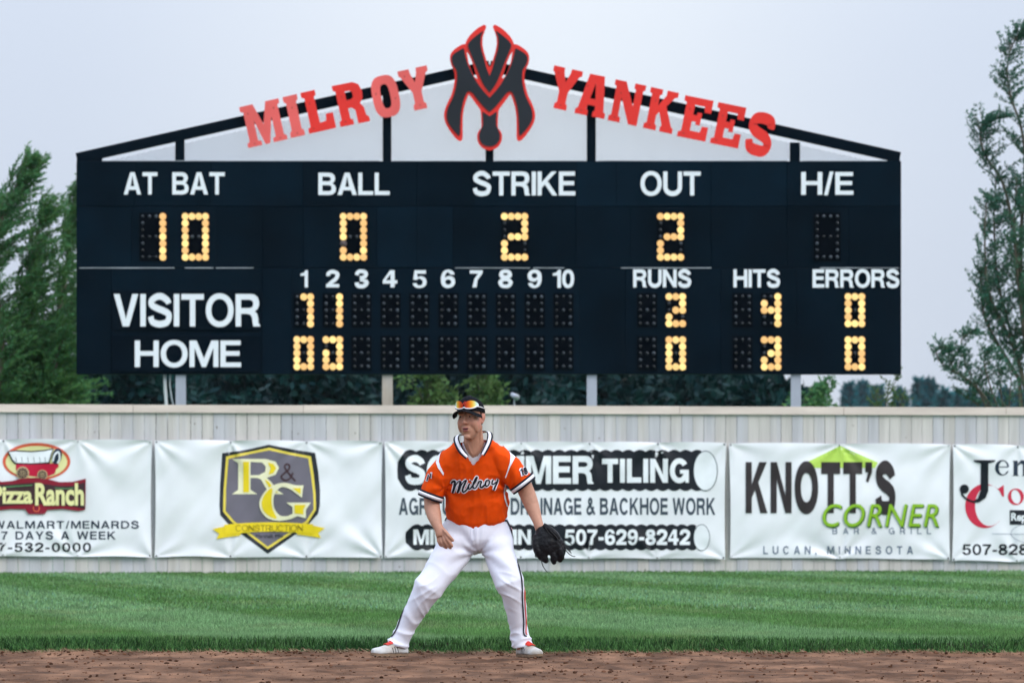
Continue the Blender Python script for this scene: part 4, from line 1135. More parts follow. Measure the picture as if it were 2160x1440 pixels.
def windy_tree(name, label, cat, Y0, leaders, shoots, slen, leaf, mat, wind=(0.9, 0, 0.25), spread=0.6, trunk_r=0.05, group=None, rise=0.5, depth=0.5, lps=3, seed=0, base_px=None, side=1.0, tmin=0.12):
    rr = np.random.default_rng(seed)
    s_ = FPX / Y0
    W3 = lambda px, py, dy: Vector(((px - CX) * (Y0) / FPX, Y0 + dy, H + (HY - py) * Y0 / FPX))
    lead = []
    for ld in leaders:
        dy = rr.uniform(-depth, depth)
        P_ = curve_pts(ld, 8)
        lead.append([W3(p[0], p[1], dy * min(1, 2 * i / len(P_))) for i, p in enumerate(P_)])
    bpx = base_px if base_px is not None else leaders[0][0][0]
    root = thing(name, (W3(bpx, HY, 0).x, Y0, 0), label, cat, group)
    tb = bmesh.new()
    LP, LD, LL_, LW, LN = [], [], [], [], []
    wv = np.array(wind)
    for P_ in lead:
        n_ = len(P_)
        # carry the limb down to the ground
        foot = Vector((root.location.x + (P_[0].x - root.location.x) * .25, Y0, -0.05))
        tube(tb, [foot, foot.lerp(P_[0], .5)] + P_, trunk_r, trunk_r * .18, 6)
        ln = sum((P_[i+1] - P_[i]).length for i in range(n_ - 1))
        for k in range(int(shoots * ln)):
            f = tmin + (1 - tmin) * rr.random() ** 1.15
            x = f * (n_ - 1); i = min(int(x), n_ - 2)
            p = np.array(P_[i].lerp(P_[i+1], x - i)); tg = np.array((P_[i+1] - P_[i]).normalized())
            az = rr.uniform(0, 2*math.pi)
            d = tg * rise + side * spread * np.array([math.cos(az), math.sin(az), rr.uniform(-.3, .6)])
            L_ = slen * rr.uniform(.45, 1.15) * (1.0 - 0.55 * f ** 2)
            st_ = max(4, int(L_ / 0.07)); pts = [p.copy()]
            for q in range(st_):
                d = d / np.linalg.norm(d)
                d = d + wv * 0.16 * (0.4 + f) + np.array([0, 0, -0.05]) * (q / st_) + rr.normal(0, .05, 3)
                d = d / np.linalg.norm(d)
                p = p + d * L_ / st_
                pts.append(p.copy())
                for _ in range(lps):
                    ld_ = d * rr.uniform(.3, 1.0) + wv * rr.uniform(.1, .7) + rr.normal(0, .42, 3)
                    ld_ = ld_ / np.linalg.norm(ld_)
                    nn = np.cross(ld_, rr.normal(0, 1, 3)); nn = nn / (np.linalg.norm(nn) + 1e-6)
                    LP.append(p + rr.normal(0, .012, 3)); LD.append(ld_); LL_.append(leaf[0] * rr.uniform(.6, 1.2)); LW.append(leaf[1] * rr.uniform(.7, 1.2)); LN.append(nn)
            tube(tb, [tuple(v) for v in pts[::2]] if len(pts) > 4 else [tuple(v) for v in pts], 0.007, 0.003, 3)
    mk('trunk', tb, m_bark, root)
    q = leaf_quads(LP, LD, LL_, LW, LN)
    mk('crown', np_mesh('crown', q, 4, np.arange(len(q))), mat, root)
    return root

# big wind-blown willow beside the board, its leaders leaning with the wind
windy_tree('willow_tree', 'bushy green willow blown by the wind at the end of the scoreboard', 'tree', 96.0,
           [[(20, 900), (5, 700), (-5, 560), (10, 470), (40, 400), (66, 345)], [(40, 900), (60, 720), (70, 600), (80, 510), (100, 450)], [(60, 900), (110, 720), (135, 580), (142, 500), (150, 440), (168, 380)],
            [(-40, 900), (-60, 700), (-50, 520), (-30, 430)], [(70, 900), (120, 770), (150, 690), (165, 620)], [(0, 900), (40, 760), (50, 640), (60, 560)], [(90, 900), (135, 850), (150, 800)], [(-60, 900), (-110, 700), (-130, 500)],
            [(30, 950), (60, 850), (80, 760), (95, 700)], [(-20, 950), (0, 850), (10, 760), (15, 690)], [(80, 950), (110, 880), (120, 800), (122, 740)]],
           58, 0.80, (0.095, 0.024), m_leaf, wind=(0.95, 0, 0.30), seed=3, base_px=20, trunk_r=0.06, depth=0.7, lps=7, tmin=.02)
# tall thin poplar at the other end, stems bowed
windy_tree('poplar_tree', 'tall open poplar with bowed whip-like stems beyond the fence', 'tree', 97.0,
           [[(2185, 900), (2165, 700), (2155, 520), (2165, 360), (2158, 270), (2135, 200), (2128, 140), (2140, 90), (2160, 60)],
            [(2180, 900), (2150, 760), (2110, 600), (2100, 470), (2105, 360)], [(2190, 900), (2170, 700), (2150, 560), (2120, 400), (2080, 330), (2068, 290), (2075, 262), (2110, 245)],
            [(2185, 900), (2140, 740), (2085, 620), (2075, 500), (2080, 420)], [(2210, 900), (2200, 600), (2190, 400), (2185, 250)], [(2150, 800), (2090, 700), (2070, 640), (2068, 560)], [(2240, 900), (2230, 500), (2220, 200)],
            [(2180, 860), (2150, 650), (2135, 500), (2140, 380)]],
           24, 0.58, (0.070, 0.024), m_leaf2, wind=(0.5, 0, 0.12), seed=5, base_px=2190, trunk_r=0.04, depth=0.5, lps=7, spread=.7, rise=.5, tmin=.18)
windy_tree('sapling', 'low straggly sapling with curled tips in front of the tall poplar', 'sapling', 95.5,
           [[(2110, 900), (2080, 840), (2040, 800), (1990, 770), (1975, 745), (1985, 732), (2002, 734)], [(2110, 900), (2070, 830), (2040, 770), (2030, 720), (2045, 702), (2055, 700)], [(2120, 900), (2090, 820), (2075, 760), (2082, 738)],
            [(2120, 900), (2110, 800), (2108, 750)], [(2100, 900), (2060, 850), (2030, 830)], [(2125, 900), (2130, 830), (2135, 770)], [(2100, 900), (2060, 820), (2015, 785), (2008, 760), (2018, 742)]],
           24, 0.38, (0.070, 0.026), m_leaf2, wind=(0.3, 0, 0.1), seed=8, base_px=2110, trunk_r=0.02, depth=0.25, lps=5, spread=.8, tmin=.2)
windy_tree('leafy_shrub', 'small green shrub peeping over the fence under the far corner of the board', 'shrub', 96.5,
           [[(1880, 900), (1870, 850), (1885, 815), (1896, 795)], [(1870, 900), (1850, 860), (1848, 830)], [(1885, 900), (1898, 860), (1905, 835)]],
           20, 0.4, (0.08, 0.03), m_leaf3, wind=(0.4, 0, 0.2), seed=9, base_px=1878, trunk_r=0.015, depth=0.2, lps=3, spread=.8)

def crown_tree(name, label, cat, X0, Y0, hgt, rad, mat, nleaf, leafs, shape='round', group=None, seed=0, z0=0.25):
    rr = np.random.default_rng(seed)
    root = thing(name, (X0, Y0, 0), label, cat, group)
    tb = bmesh.new()
    tube(tb, [(X0, Y0, -0.06), (X0 + rad*.03, Y0, hgt * .4), (X0, Y0, hgt * .9)], rad * .07 + .03, rad * .02, 7)
    nb = 26
    cl = []
    for k in range(nb):
        f = (k + rr.random()) / nb
        z = hgt * (z0 + (1 - z0) * f)
        if shape == 'spire': rmax = rad * (1 - f) ** 0.85 + rad * .05
        else: rmax = rad * math.sqrt(max(0.05, 1 - (2 * f - 0.85) ** 2 / 1.4))
        az = rr.uniform(0, 2*math.pi); q = rmax * rr.uniform(.45, .95)
        e = (X0 + q * math.cos(az), Y0 + q * math.sin(az), z + (-.05 if shape == 'spire' else .08) * hgt * rr.random())
        tube(tb, [(X0, Y0, z * .85), tuple((np.array((X0, Y0, z * .95)) + np.array(e)) / 2), e], rad * .018 + .006, rad * .006, 4)
        cl.append((np.array(e), rmax * rr.uniform(.34, .6)))
        cl.append((np.array([X0 + .4*q*math.cos(az+2), Y0 + .4*q*math.sin(az+2), z]), rmax * rr.uniform(.35, .55)))
    mk('trunk', tb, m_bark, root)
    ci = rr.integers(0, len(cl), nleaf)
    C0 = np.array([c[0] for c in cl])[ci]; Rr = np.array([c[1] for c in cl])[ci]
    dv = rr.normal(0, 1, (nleaf, 3)); dv /= np.linalg.norm(dv, axis=1)[:, None]
    P0 = C0 + dv * (Rr * rr.random(nleaf) ** .45)[:, None] * np.array([1, 1, .75])
    P0[:, 2] = np.maximum(P0[:, 2], 0.1)
    D = dv * .6 + rr.normal(0, .6, (nleaf, 3)); D /= np.linalg.norm(D, axis=1)[:, None]
    N = np.cross(D, rr.normal(0, 1, (nleaf, 3))); N /= np.linalg.norm(N, axis=1)[:, None]
    q = leaf_quads(P0, D, leafs * rr.uniform(.6, 1.3, nleaf), leafs * .5 * rr.uniform(.6, 1.3, nleaf), N)
    mk('crown', np_mesh('crown', q, 4, np.arange(len(q))), mat, root)
    return root
# light green shrubs just behind the board
crown_tree('leafy_shrub', 'light green shrub under the scoreboard beside the stained post', 'shrub', (905 - CX) * 100 / FPX, 100, 3.35, 0.62, m_leaf3, 3800, 0.11, seed=11)
crown_tree('leafy_shrub', 'light olive green shrub under the scoreboard behind the cap of the player', 'shrub', (1012 - CX) * 100 / FPX, 100.6, 3.4, 0.62, m_leaf3, 3600, 0.11, seed=12)
crown_tree('leafy_shrub', 'green shrub under the scoreboard beside its last grey post', 'shrub', (1725 - CX) * 118 / FPX, 118, 3.45, 0.75, m_leaf, 4200, 0.12, seed=13)
# dark belt of spruces behind the board
for k, px in enumerate((60, 175, 290, 420, 545, 670, 790, 905, 1030, 1150, 1270, 1400, 1520, 1640)):
    Yk = 168 + 14 * math.sin(k * 2.3)
    hk = (5.7 + 0.5 * math.sin(k * 1.7)) * (0.72 if px > 1600 else (0.86 if px < 240 else 1))
    o = crown_tree('spruce_tree', 'x', 'tree', (px - CX) * Yk / FPX, Yk, hk, 1.9, m_leaf4, 9000, 0.36, group='dark spruces behind the scoreboard', seed=30 + k, z0=.03)
    o['label'] = ('dark spruce in the far belt, seen beneath the scoreboard between its posts' if 100 < px < 1600 else
                  'dark spruce at the end of the far belt beside the willow' if px < 200 else 'dark spruce at the low end of the far belt')
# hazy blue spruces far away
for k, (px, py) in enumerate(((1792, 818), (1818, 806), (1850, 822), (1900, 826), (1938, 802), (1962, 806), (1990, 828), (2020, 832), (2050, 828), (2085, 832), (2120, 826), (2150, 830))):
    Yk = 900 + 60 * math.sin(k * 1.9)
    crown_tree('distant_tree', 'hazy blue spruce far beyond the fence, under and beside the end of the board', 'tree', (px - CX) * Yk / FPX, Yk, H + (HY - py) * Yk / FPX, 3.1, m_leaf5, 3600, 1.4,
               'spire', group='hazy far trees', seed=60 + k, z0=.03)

fl = thing('floodlight', ((1085 - CX) * 94 / FPX, 94, 0), 'small grey floodlight head on a thin stake just above the fence', 'floodlight')
bm = bmesh.new(); tube(bm, [(fl.location.x, 94, -.06), (fl.location.x, 94, H + (HY - 842) * 94 / FPX)], .015, n=8); mk('stake', bm, m_galv, fl)
bm = bmesh.new(); zc = H + (HY - 836) * 94 / FPX
tube(bm, [(fl.location.x - .04, 94.05, zc + .035), (fl.location.x + .01, 93.98, zc + .005), (fl.location.x + .045, 93.93, zc - .02)], .035, .055, 12); mk('lamp_head', bm, m_galv, fl, smooth=True)
# ------------------------------------------------------------------ haze
bm = bmesh.new(); box(bm, -220, 220, -6, 1500, -1.2, 26)
mh = bpy.data.materials.new('haze air'); mh.use_nodes = True
t = mh.node_tree; t.nodes.clear()
ho = t.nodes.new('ShaderNodeOutputMaterial'); hv = t.nodes.new('ShaderNodeVolumePrincipled')
hv.inputs['Color'].default_value = (0.82, 0.91, 1.0, 1); hv.inputs['Density'].default_value = 0.00005
t.links.new(hv.outputs['Volume'], ho.inputs['Volume'])
tag(mk('haze', bm, mh), kind='stuff')

# ------------------------------------------------------------------ the player
m_skin = pmat('skin', (0.5, 0.3, 0.2, 1), 0.5, 0.06, 60, spec=0.35, vcol='tone', bump=0.05, bscale=300)
m_skin.node_tree.nodes['Principled BSDF'].inputs['Subsurface Weight'].default_value = 0.08
m_skin.node_tree.nodes['Principled BSDF'].inputs['Subsurface Radius'].default_value = (0.01, 0.004, 0.002)
m_jersey = pmat('orange jersey knit', (0.76, 0.072, 0.002, 1), 0.8, 0.06, 25, spec=0.1, bump=0.04, bscale=500)
m_pants = pmat('white trouser knit', (0.76, 0.78, 0.88, 1), 0.75, 0.04, 14, spec=0.15)
m_kblack = pmat('black knit trim', (0.010, 0.011, 0.020, 1), 0.8, 0.1, 40, spec=0.2)
m_kwhite = pmat('white knit trim', (0.82, 0.82, 0.88, 1), 0.8, 0.05, 40, spec=0.2)
m_kred = pmat('red piping', (0.65, 0.06, 0.04, 1), 0.7, 0.1, 40, spec=0.2)
m_capm = pmat('black cap wool', (0.005, 0.006, 0.009, 1), 0.85, 0.15, 60, spec=0.1)
m_hair = pmat('short brown hair', (0.06, 0.032, 0.018, 1), 0.7, 0.3, 200, spec=0.3)
m_eyew = pmat('eye white', (0.36, 0.33, 0.31, 1), 0.3, 0.02, 20)
m_iris = pmat('dark iris', (0.02, 0.015, 0.01, 1), 0.2, 0.1, 60)
m_lip = pmat('lips', (0.36, 0.12, 0.11, 1), 0.5, 0.08, 60)
m_mouth = pmat('mouth shade', (0.05, 0.012, 0.012, 1), 0.6, 0.1, 60)
m_shoe = pmat('grey white shoe leather', (0.55, 0.57, 0.58, 1), 0.5, 0.12, 25, spec=0.35, hue=(0.40, 0.36, 0.31, 1))
m_sole = pmat('dusty shoe sole', (0.22, 0.15, 0.10, 1), 0.9, 0.25, 30, spec=0.1)
m_sred_l = pmat('red shoe tongue', (0.60, 0.025, 0.015, 1), 0.6, 0.12, 60)
m_sstr = pmat('dark shoe stripe', (0.05, 0.05, 0.055, 1), 0.6, 0.1, 60)
m_glove = pmat('black glove leather', (0.005, 0.0055, 0.008, 1), 0.45, 0.3, 30, spec=0.25, bump=0.25, bscale=60)
m_lace = pmat('black rawhide lace', (0.012, 0.012, 0.014, 1), 0.6, 0.2, 40)

player = thing('person', PP(965, HY + H * SP, 0), 'baseball fielder in orange jersey, white trousers and black cap, crouched ready on the dirt', 'person')
PXM = 1.0 / SP
def sec(px, py, dy, hw, hd): return (PP(px, py, dy), hw * PXM, hd)

# head frame: turned towards the side the face looks at
HC = PP(993, 879, -0.20)
HR = Matrix.Rotation(R(-23), 3, 'Z') @ Matrix.Rotation(R(2), 3, 'X') @ Matrix.Rotation(R(-2), 3, 'Y')
def HL(x, y, z): return HC + HR @ Vector((x * 1.07, y, z))

bm = bmesh.new()
# skull and face
ellipsoid(bm, HL(0, .012, .032), (.079, .093, .085), HR, 24, 18)
ellipsoid(bm, HL(0, -.020, -.030), (.074, .072, .075), HR, 24, 18)
loft(bm, [(HL(0, -.010, -.02), .0745, .074), (HL(0, -.016, -.055), .071, .071), (HL(0, -.024, -.088), .0605, .064), (HL(0, -.034, -.116), .0455, .054), (HL(0, -.042, -.136), .030, .041), (HL(0, -.046, -.149), .019, .028)], 22)
ellipsoid(bm, HL(0, -.069, -.130), (.024, .020, .018), HR)               # chin
for s in (-1, 1):
    ellipsoid(bm, HL(s*.034, -.052, -.042), (.035, .030, .040), HR)      # cheekbone
    ellipsoid(bm, HL(s*.050, -.026, -.052), (.022, .046, .056), HR)      # side of the cheek
    ellipsoid(bm, HL(s*.030, -.078, .022), (.024, .014, .0095), HR)      # brow
    ellipsoid(bm, HL(s*.0115, -.100, -.040), (.0085, .011, .0075), HR)   # nostril wing
    ellipsoid(bm, HL(s*.030, -.073, .001), (.0155, .010, .0085), HR)     # lids
    # ear
    ellipsoid(bm, HL(s*.0755, .020, -.012), (.008, .019, .031), HR)
    ellipsoid(bm, HL(s*.0805, .026, -.004), (.006, .014, .022), HR)
    ellipsoid(bm, HL(s*.074, .008, -.040), (.007, .009, .011), HR)
loft(bm, [(HL(0, -.078, .016), .009, .012), (HL(0, -.092, -.004), .0088, .012), (HL(0, -.103, -.024), .0105, .013), (HL(0, -.109, -.038), .0125, .012), (HL(0, -.104, -.046), .009, .009)], 14)
ellipsoid(bm, HL(0, -.070, -.080), (.036, .022, .038), HR)               # muzzle
ellipsoid(bm, HL(0, -.0925, -.0715), (.025, .0065, .0055), HR)           # upper lip
ellipsoid(bm, HL(0, -.0905, -.0895), (.021, .0075, .0062), HR)            # lower lip
# neck to shoulders
loft(bm, [(HL(0, .018, -.045), .061, .058), (PP(999, 922, -.150), .064, .058), (PP(1000, 937, -.135), .066, .060), (PP(1001, 952, -.12), .076, .064), (PP(1001, 968, -.095), .11, .062), (PP(1001, 980, -.07), .12, .05)], 22)
for s in (-1, 1):   # neck cords
    tube(bm, [HL(s*.058, .02, -.06), PP(1000 + s*13, 935, -.182), PP(1000 + s*4, 957, -.176)], .011, .008, 8)
# trunk
loft(bm, [sec(1001, 950, -.10, 30, .055), sec(1001, 968, -.085, 50, .070), sec(1001, 990, -.055, 55, .090), sec(1001, 1030, -.01, 52, .12), sec(1004, 1070, .05, 50, .12), sec(1005, 1110, .09, 55, .12), sec(1006, 1150, .10, 58, .12)], 24)
# throwing arm (bare), wrist hanging in front of the thigh
loft(bm, [sec(950, 972, -.08, 21, .066), sec(930, 992, -.07, 21, .062), sec(917, 1025, -.055, 18, .055), sec(911, 1052, -.055, 17, .05), sec(912, 1070, -.07, 16.6, .048), sec(916, 1086, -.10, 15.5, .044), sec(920.5, 1100, -.135, 12.6, .036), sec(924.5, 1110, -.155, 10, .028), sec(928, 1117, -.165, 10.4, .026), sec(931, 1124, -.172, 12, .024), sec(932, 1130, -.175, 11.5, .020)], 20)
def finger(pts, r):
    c = curve_pts(pts, 3)
    n_ = len(c)
    loft(bm, [(PP(p[0], p[1], p[2]), r * (1.0 - .22 * i / n_) * (1.07 if i in (3, 6) else 1), r * (1.0 - .22 * i / n_)) for i, p in enumerate(c)] + [(PP(*c[-1]) + (PP(*c[-1]) - PP(*c[-2])) * .45, r * .45, r * .45)], 10)
def curve_pts3(pts, k):
    out = []
    for ax in range(3): out.append([q[1] for q in curve_pts([(i, p[ax]) for i, p in enumerate(pts)], k)])
    return list(zip(*out))
def finger(pts, r):
    c = curve_pts3(pts, 3); n_ = len(c)
    loft(bm, [(PP(*p), r * (1.0 - .2 * i / n_) * (1.06 if i in (3, 6) else 1), r * (1.0 - .2 * i / n_)) for i, p in enumerate(c)] + [(PP(*c[-1]) + (PP(*c[-1]) - PP(*c[-2])).normalized() * r * .55, r * .45, r * .45)], 10)
finger([(938.5, 1123, -.185), (944, 1135, -.205), (950.5, 1145, -.205), (954.5, 1151, -.195)], .0122)
finger([(934.5, 1126, -.175), (939, 1140, -.196), (946, 1150.5, -.19), (951.5, 1154.5, -.175)], .0125)
finger([(929.0, 1128, -.165), (932.0, 1142, -.182), (938, 1151.5, -.176), (943, 1154, -.160)], .0120)
finger([(924.0, 1128, -.158), (925.5, 1140, -.170), (929.5, 1148, -.165), (933.5, 1150.5, -.150)], .0108)
finger([(934, 1114, -.175), (942, 1122, -.205), (949.5, 1131, -.215), (956.5, 1139, -.205)], .0122)
# glove arm
loft(bm, [sec(1053, 968, -.08, 21, .066), sec(1079, 990, -.07, 20, .060), sec(1102, 1018, -.055, 18, .056), sec(1114, 1045, -.05, 17, .052), sec(1122, 1066, -.06, 15.5, .047), sec(1128, 1082, -.08, 13, .040), sec(1133.5, 1098, -.105, 10.5, .030), sec(1138, 1112, -.12, 10, .028), sec(1146, 1130, -.125, 13, .02), sec(1154, 1150, -.125, 13, .016)], 20)
for k, (x0, y0, x1, y1) in enumerate(((1141, 1146, 1138, 1166), (1149, 1150, 1151, 1176), (1157, 1152, 1166, 1178), (1163, 1150, 1181, 1170))):
    finger([(x0, y0, -.125), ((x0+x1)/2, (y0+y1)/2, -.13), (x1, y1, -.125)], .009)
finger([(1146, 1128, -.14), (1136, 1138, -.15), (1132, 1152, -.15)], .010)
# legs inside the trousers
loft(bm, [sec(972, 1140, .09, 27, .085), sec(945, 1178, .03, 24, .08), sec(920, 1215, -.05, 20, .065), sec(904, 1240, -.085, 18, .06), sec(885, 1275, -.05, 17, .055), sec(868, 1305, -.01, 14, .045), sec(850, 1340, .01, 11, .035), sec(845, 1366, .01, 11, .035)], 16)
loft(bm, [sec(1043, 1140, .09, 27, .085), sec(1056, 1175, .01, 22, .075), sec(1067, 1205, -.075, 19, .062), sec(1075, 1232, -.115, 17, .058), sec(1083, 1255, -.09, 16, .055), sec(1089, 1285, -.045, 14, .05), sec(1095, 1325, .0, 11, .036), sec(1101, 1368, .01, 11, .035)], 16)
me = remesh(bm, 0.0040, 3, 0.45)
at = me.color_attributes.new('tone', 'FLOAT_COLOR', 'POINT')
inv = HR.inverted()
cols = np.zeros((len(me.vertices), 4), dtype=np.float32)
for i, v in enumerate(me.vertices):
    c = Vector((0.50, 0.262, 0.180))
    l = inv @ (v.co - HC)
    if v.co.z > PP(0, 945).z:
        ear = abs(l.x) > .070 and l.z < .03
        if ear: c = c.lerp(Vector((0.52, 0.20, 0.15)), .6)
        ch = math.exp(-((abs(l.x) - .042) ** 2 + (l.z + .035) ** 2) / .0006) if l.y < -.03 else 0
        c = c.lerp(Vector((0.52, 0.20, 0.15)), .35 * ch)
        no = math.exp(-((l.x) ** 2 + (l.z + .038) ** 2) / .0002) if l.y < -.09 else 0
        c = c.lerp(Vector((0.52, 0.21, 0.16)), .4 * no)
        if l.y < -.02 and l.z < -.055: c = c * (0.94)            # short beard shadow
        br = math.exp(-((abs(l.x) - .031) ** 2 / .0003 + (l.z - .0225) ** 2 / .00002)) if l.y < -.05 else 0
        c = c.lerp(Vector((0.07, 0.04, 0.025)), min(1, .9 * br))
    else:
        c = c * (1 + .10 * noise.noise(v.co * 14))
    c = c * (1 + .07 * noise.noise(v.co * 45) + .05 * noise.noise(v.co * 120))
    cols[i] = (c.x, c.y, c.z, 1)
at.data.foreach_set('color', cols.ravel())
body = mk('body', me, m_skin, player, smooth=True)

# face parts
for s in (-1, 1):
    bm = bmesh.new(); ellipsoid(bm, HL(s*.0305, -.0755, .0005), (.0115, .0095, .0046), HR, 14, 10)
    ey = mk('eye', bm, m_eyew, player, smooth=True)
    bm = bmesh.new(); ellipsoid(bm, HL(s*.0305 - .002, -.0825, .0005), (.0062, .0035, .0046), HR, 12, 8)
    mk('iris', bm, m_iris, ey, smooth=True)
bm = bmesh.new(); ellipsoid(bm, HL(0, -.0962, -.0730), (.0235, .0045, .0042), HR, 16, 8); ellipsoid(bm, HL(0, -.0955, -.0895), (.0195, .0045, .005), HR, 16, 8)
mk('lips', bm, m_lip, player, smooth=True).name = 'mouth'
bm = bmesh.new(); ellipsoid(bm, HL(0.001, -.0962, -.0808), (.0195, .0045, .0050), HR, 16, 8)
mk('mouth_opening', bm, m_mouth, player, smooth=True)
# hair
bm = bmesh.new()
ellipsoid(bm, HL(0, .030, .022), (.0815, .084, .078), HR, 22, 16)
for s in (-1, 1):
    loft(bm, [(HL(s*.068, -.006, .035), .006, .016), (HL(s*.069, .0, .016), .005, .011), (HL(s*.069, .004, .002), .003, .006)], 10)
loft(bm, [(HL(0, .075, .02), .062, .03), (HL(0, .070, -.03), .056, .024), (HL(0, .062, -.062), .045, .014)], 16)
me = remesh(bm, 0.006, 1)
displace(me, lambda p: 0.0025 * noise.noise(p * 120))
mk('hair', me, m_hair, player, smooth=True)

# cap
bm = bmesh.new()
nu, nv = 36, 12
rings = []
for j in range(nv + 1):
    f = j / nv
    ph = f * math.pi / 2
    ring = []
    for i in range(nu):
        a_ = 2*math.pi*i/nu
        rx, ry = .0835, .104
        k_ = math.cos(ph) ** .75 if f < 1 else 0.0
        ring.append(HL(rx*k_*math.sin(a_), .014 - ry*k_*math.cos(a_), .024 + .014*math.cos(a_) + (.100)*math.sin(ph) ** 1.05))
    rings.append(ring)
rv = [[bm.verts.new(p) for p in r_] for r_ in rings[:-1]]
top = bm.verts.new(rings[-1][0])
for j in range(nv - 1):
    for i in range(nu): bm.faces.new((rv[j][i], rv[j][(i+1) % nu], rv[j+1][(i+1) % nu], rv[j+1][i]))
for i in range(nu): bm.faces.new((rv[-1][i], rv[-1][(i+1) % nu], top))
cap = mk('cap', bm, m_capm, player, smooth=True)
bm = bmesh.new(); ellipsoid(bm, HL(0, .014, .127), (.007, .007, .004), HR, 10, 6)
mk('cap_button', bm, m_capm, cap, smooth=True)
# brim
bm = bmesh.new()
na, nr_ = 24, 8
g0, g1 = [], []
for i in range(na + 1):
    a_ = R(-72 + 144 * i / na)
    for lay, g in ((0, g0), (1, g1)):
        r_ = []
        for j in range(nr_ + 1):
            f = j / nr_
            inn_ = Vector((.0845*math.sin(a_), .014 - .105*math.cos(a_), 0))
            out_ = Vector((.098*math.sin(a_) , .010 - .105*math.cos(a_) - .078*max(0, math.cos(a_*1.18)) ** .6, 0))
            p = inn_.lerp(out_, f)
            z = .046 - .047 * (abs(p.x) / .09) ** 2.0 - .004 * f - .0045 * lay
            r_.append(bm.verts.new(HL(p.x, p.y, z)))
        g.append(r_)
for g, fl in ((g0, 0), (g1, 1)):
    for i in range(na):
        for j in range(nr_):
            q = (g[i][j], g[i+1][j], g[i+1][j+1], g[i][j+1])
            bm.faces.new(q if fl else q[::-1])
for i in range(na): bm.faces.new((g0[i][-1], g0[i+1][-1], g1[i+1][-1], g1[i][-1]))
bmesh.ops.recalc_face_normals(bm, faces=bm.faces)
mk('brim', bm, m_capm, cap, smooth=True)
# cap emblem: small red initial
def capmap(x, y, off):   # x along the front, y up
    a_ = x / .1
    k_ = math.cos(math.asin(min(.99, max(0, (y - .034) / .1)))) ** .75
    return HL((.0835*k_ + off)*math.sin(a_), .014 - (.104*k_ + off)*math.cos(a_), y)
applied('cap_emblem', join(stroke([(-.016, .070), (-.013, .092), (0, .078), (.013, .092), (.016, .070)], .0065, False), stroke([(0, .066), (0, .078)], .005, False), stroke([(-.008, .1), (0, .088), (.008, .1)], .004, False)), capmap, .0035, m_kred, cap)

# mirrored sunglasses pushed up on the cap
m_lens = bpy.data.materials.new('iridium mirror lens'); m_lens.use_nodes = True
t = m_lens.node_tree; bs = t.nodes['Principled BSDF']
bs.inputs['Metallic'].default_value = 0.15; bs.inputs['Roughness'].default_value = 0.22
va = t.nodes.new('ShaderNodeVertexColor'); va.layer_name = 'coating'
t.links.new(va.outputs['Color'], bs.inputs['Base Color'])
m_gfr = pmat('white sunglass frame', (0.8, 0.8, 0.84, 1), 0.35, 0.03, 40, spec=0.5)
sg = thing('sunglasses', HL(0, -.1, .07), 'mirrored orange sport sunglasses pushed up onto the front of the black cap', 'sunglasses')
def lensmap(x, y, off):
    a_ = x / .105
    return HL((.091 + off)*math.sin(a_), .014 - (.1145 + off)*math.cos(a_), y)
STOPS = [(0, (.50, .03, .01)), (.25, (.85, .14, .01)), (.5, (.95, .45, .02)), (.72, (.92, .80, .20)), (.88, (.65, .92, .72)), (1, (.75, .92, .95))]
for s in (-1, 1):
    out_ = curve_pts([(.005, .070), (.012, .090), (.036, .103), (.070, .101), (.098, .086), (.106, .070), (.084, .056), (.044, .050), (.016, .054)], 4, True)
    o = applied('lens', poly([(s*p[0], p[1]) for p in out_]), lensmap, 0.0, m_lens, sg, maxlen=.012)
    me = o.data; at = me.color_attributes.new('coating', 'FLOAT_COLOR', 'POINT')
    cc = []
    for v in me.vertices:
        l = inv @ (v.co - HC)
        q = min(1, max(0, (abs(math.atan2(l.x, -(l.y - .014)) * .105) - .010) / .078))
        for (a0, c0), (a1, c1) in zip(STOPS[:-1], STOPS[1:]):
            if a0 <= q <= a1:
                f = (q - a0) / (a1 - a0); cc += [c0[k]*(1-f) + c1[k]*f for k in range(3)] + [1.0]; break
    at.data.foreach_set('color', cc)
bm = bmesh.new()
tube(bm, [lensmap(x_, y_, .002) for x_, y_ in [(-.092, .066), (-.088, .062), (-.070, .055), (-.040, .051), (-.016, .053), (0, .060), (.016, .053), (.040, .051), (.070, .055), (.088, .062), (.092, .066)]], .0042, n=8)
mk('frame', bm, m_gfr, sg, smooth=True)
for s in (-1, 1):
    bm = bmesh.new(); tube(bm, [lensmap(s*.090, .064, .002), lensmap(s*.12, .058, .002), lensmap(s*.165, .046, .001), lensmap(s*.20, .040, .0)], .0036, .0024, 8)
    mk('temple', bm, m_gfr, sg, smooth=True)

# ---------------- jersey
bm = bmesh.new()
loft(bm, [sec(1006, 1108, .085, 34, .105), sec(1006, 1101, .08, 52, .138), sec(1006, 1089, .07, 64.5, .153), sec(1006, 1068, .05, 70, .155), sec(1003, 1045, .02, 67.5, .148), sec(1001, 1020, -.01, 66.5, .142), sec(1001, 995, -.035, 68, .14), sec(1001, 972, -.06, 66, .132), sec(1001, 953, -.08, 60, .118), sec(1000, 940, -.095, 50, .10), sec(1000, 930, -.105, 38, .085), sec(999, 923, -.11, 27, .07)], 32)
loft(bm, [sec(972, 955, -.085, 23, .085), sec(951, 972, -.075, 27, .096), sec(934, 994, -.065, 27.5, .094), sec(920, 1019, -.055, 27, .09), sec(909, 1046, -.05, 25.5, .085)], 24)
loft(bm, [sec(1030, 952, -.085, 23, .085), sec(1051, 965, -.075, 27.5, .096), sec(1071, 985, -.065, 27.5, .094), sec(1088, 1004, -.055, 27.5, .09), sec(1103, 1021, -.05, 27.5, .085)], 24)
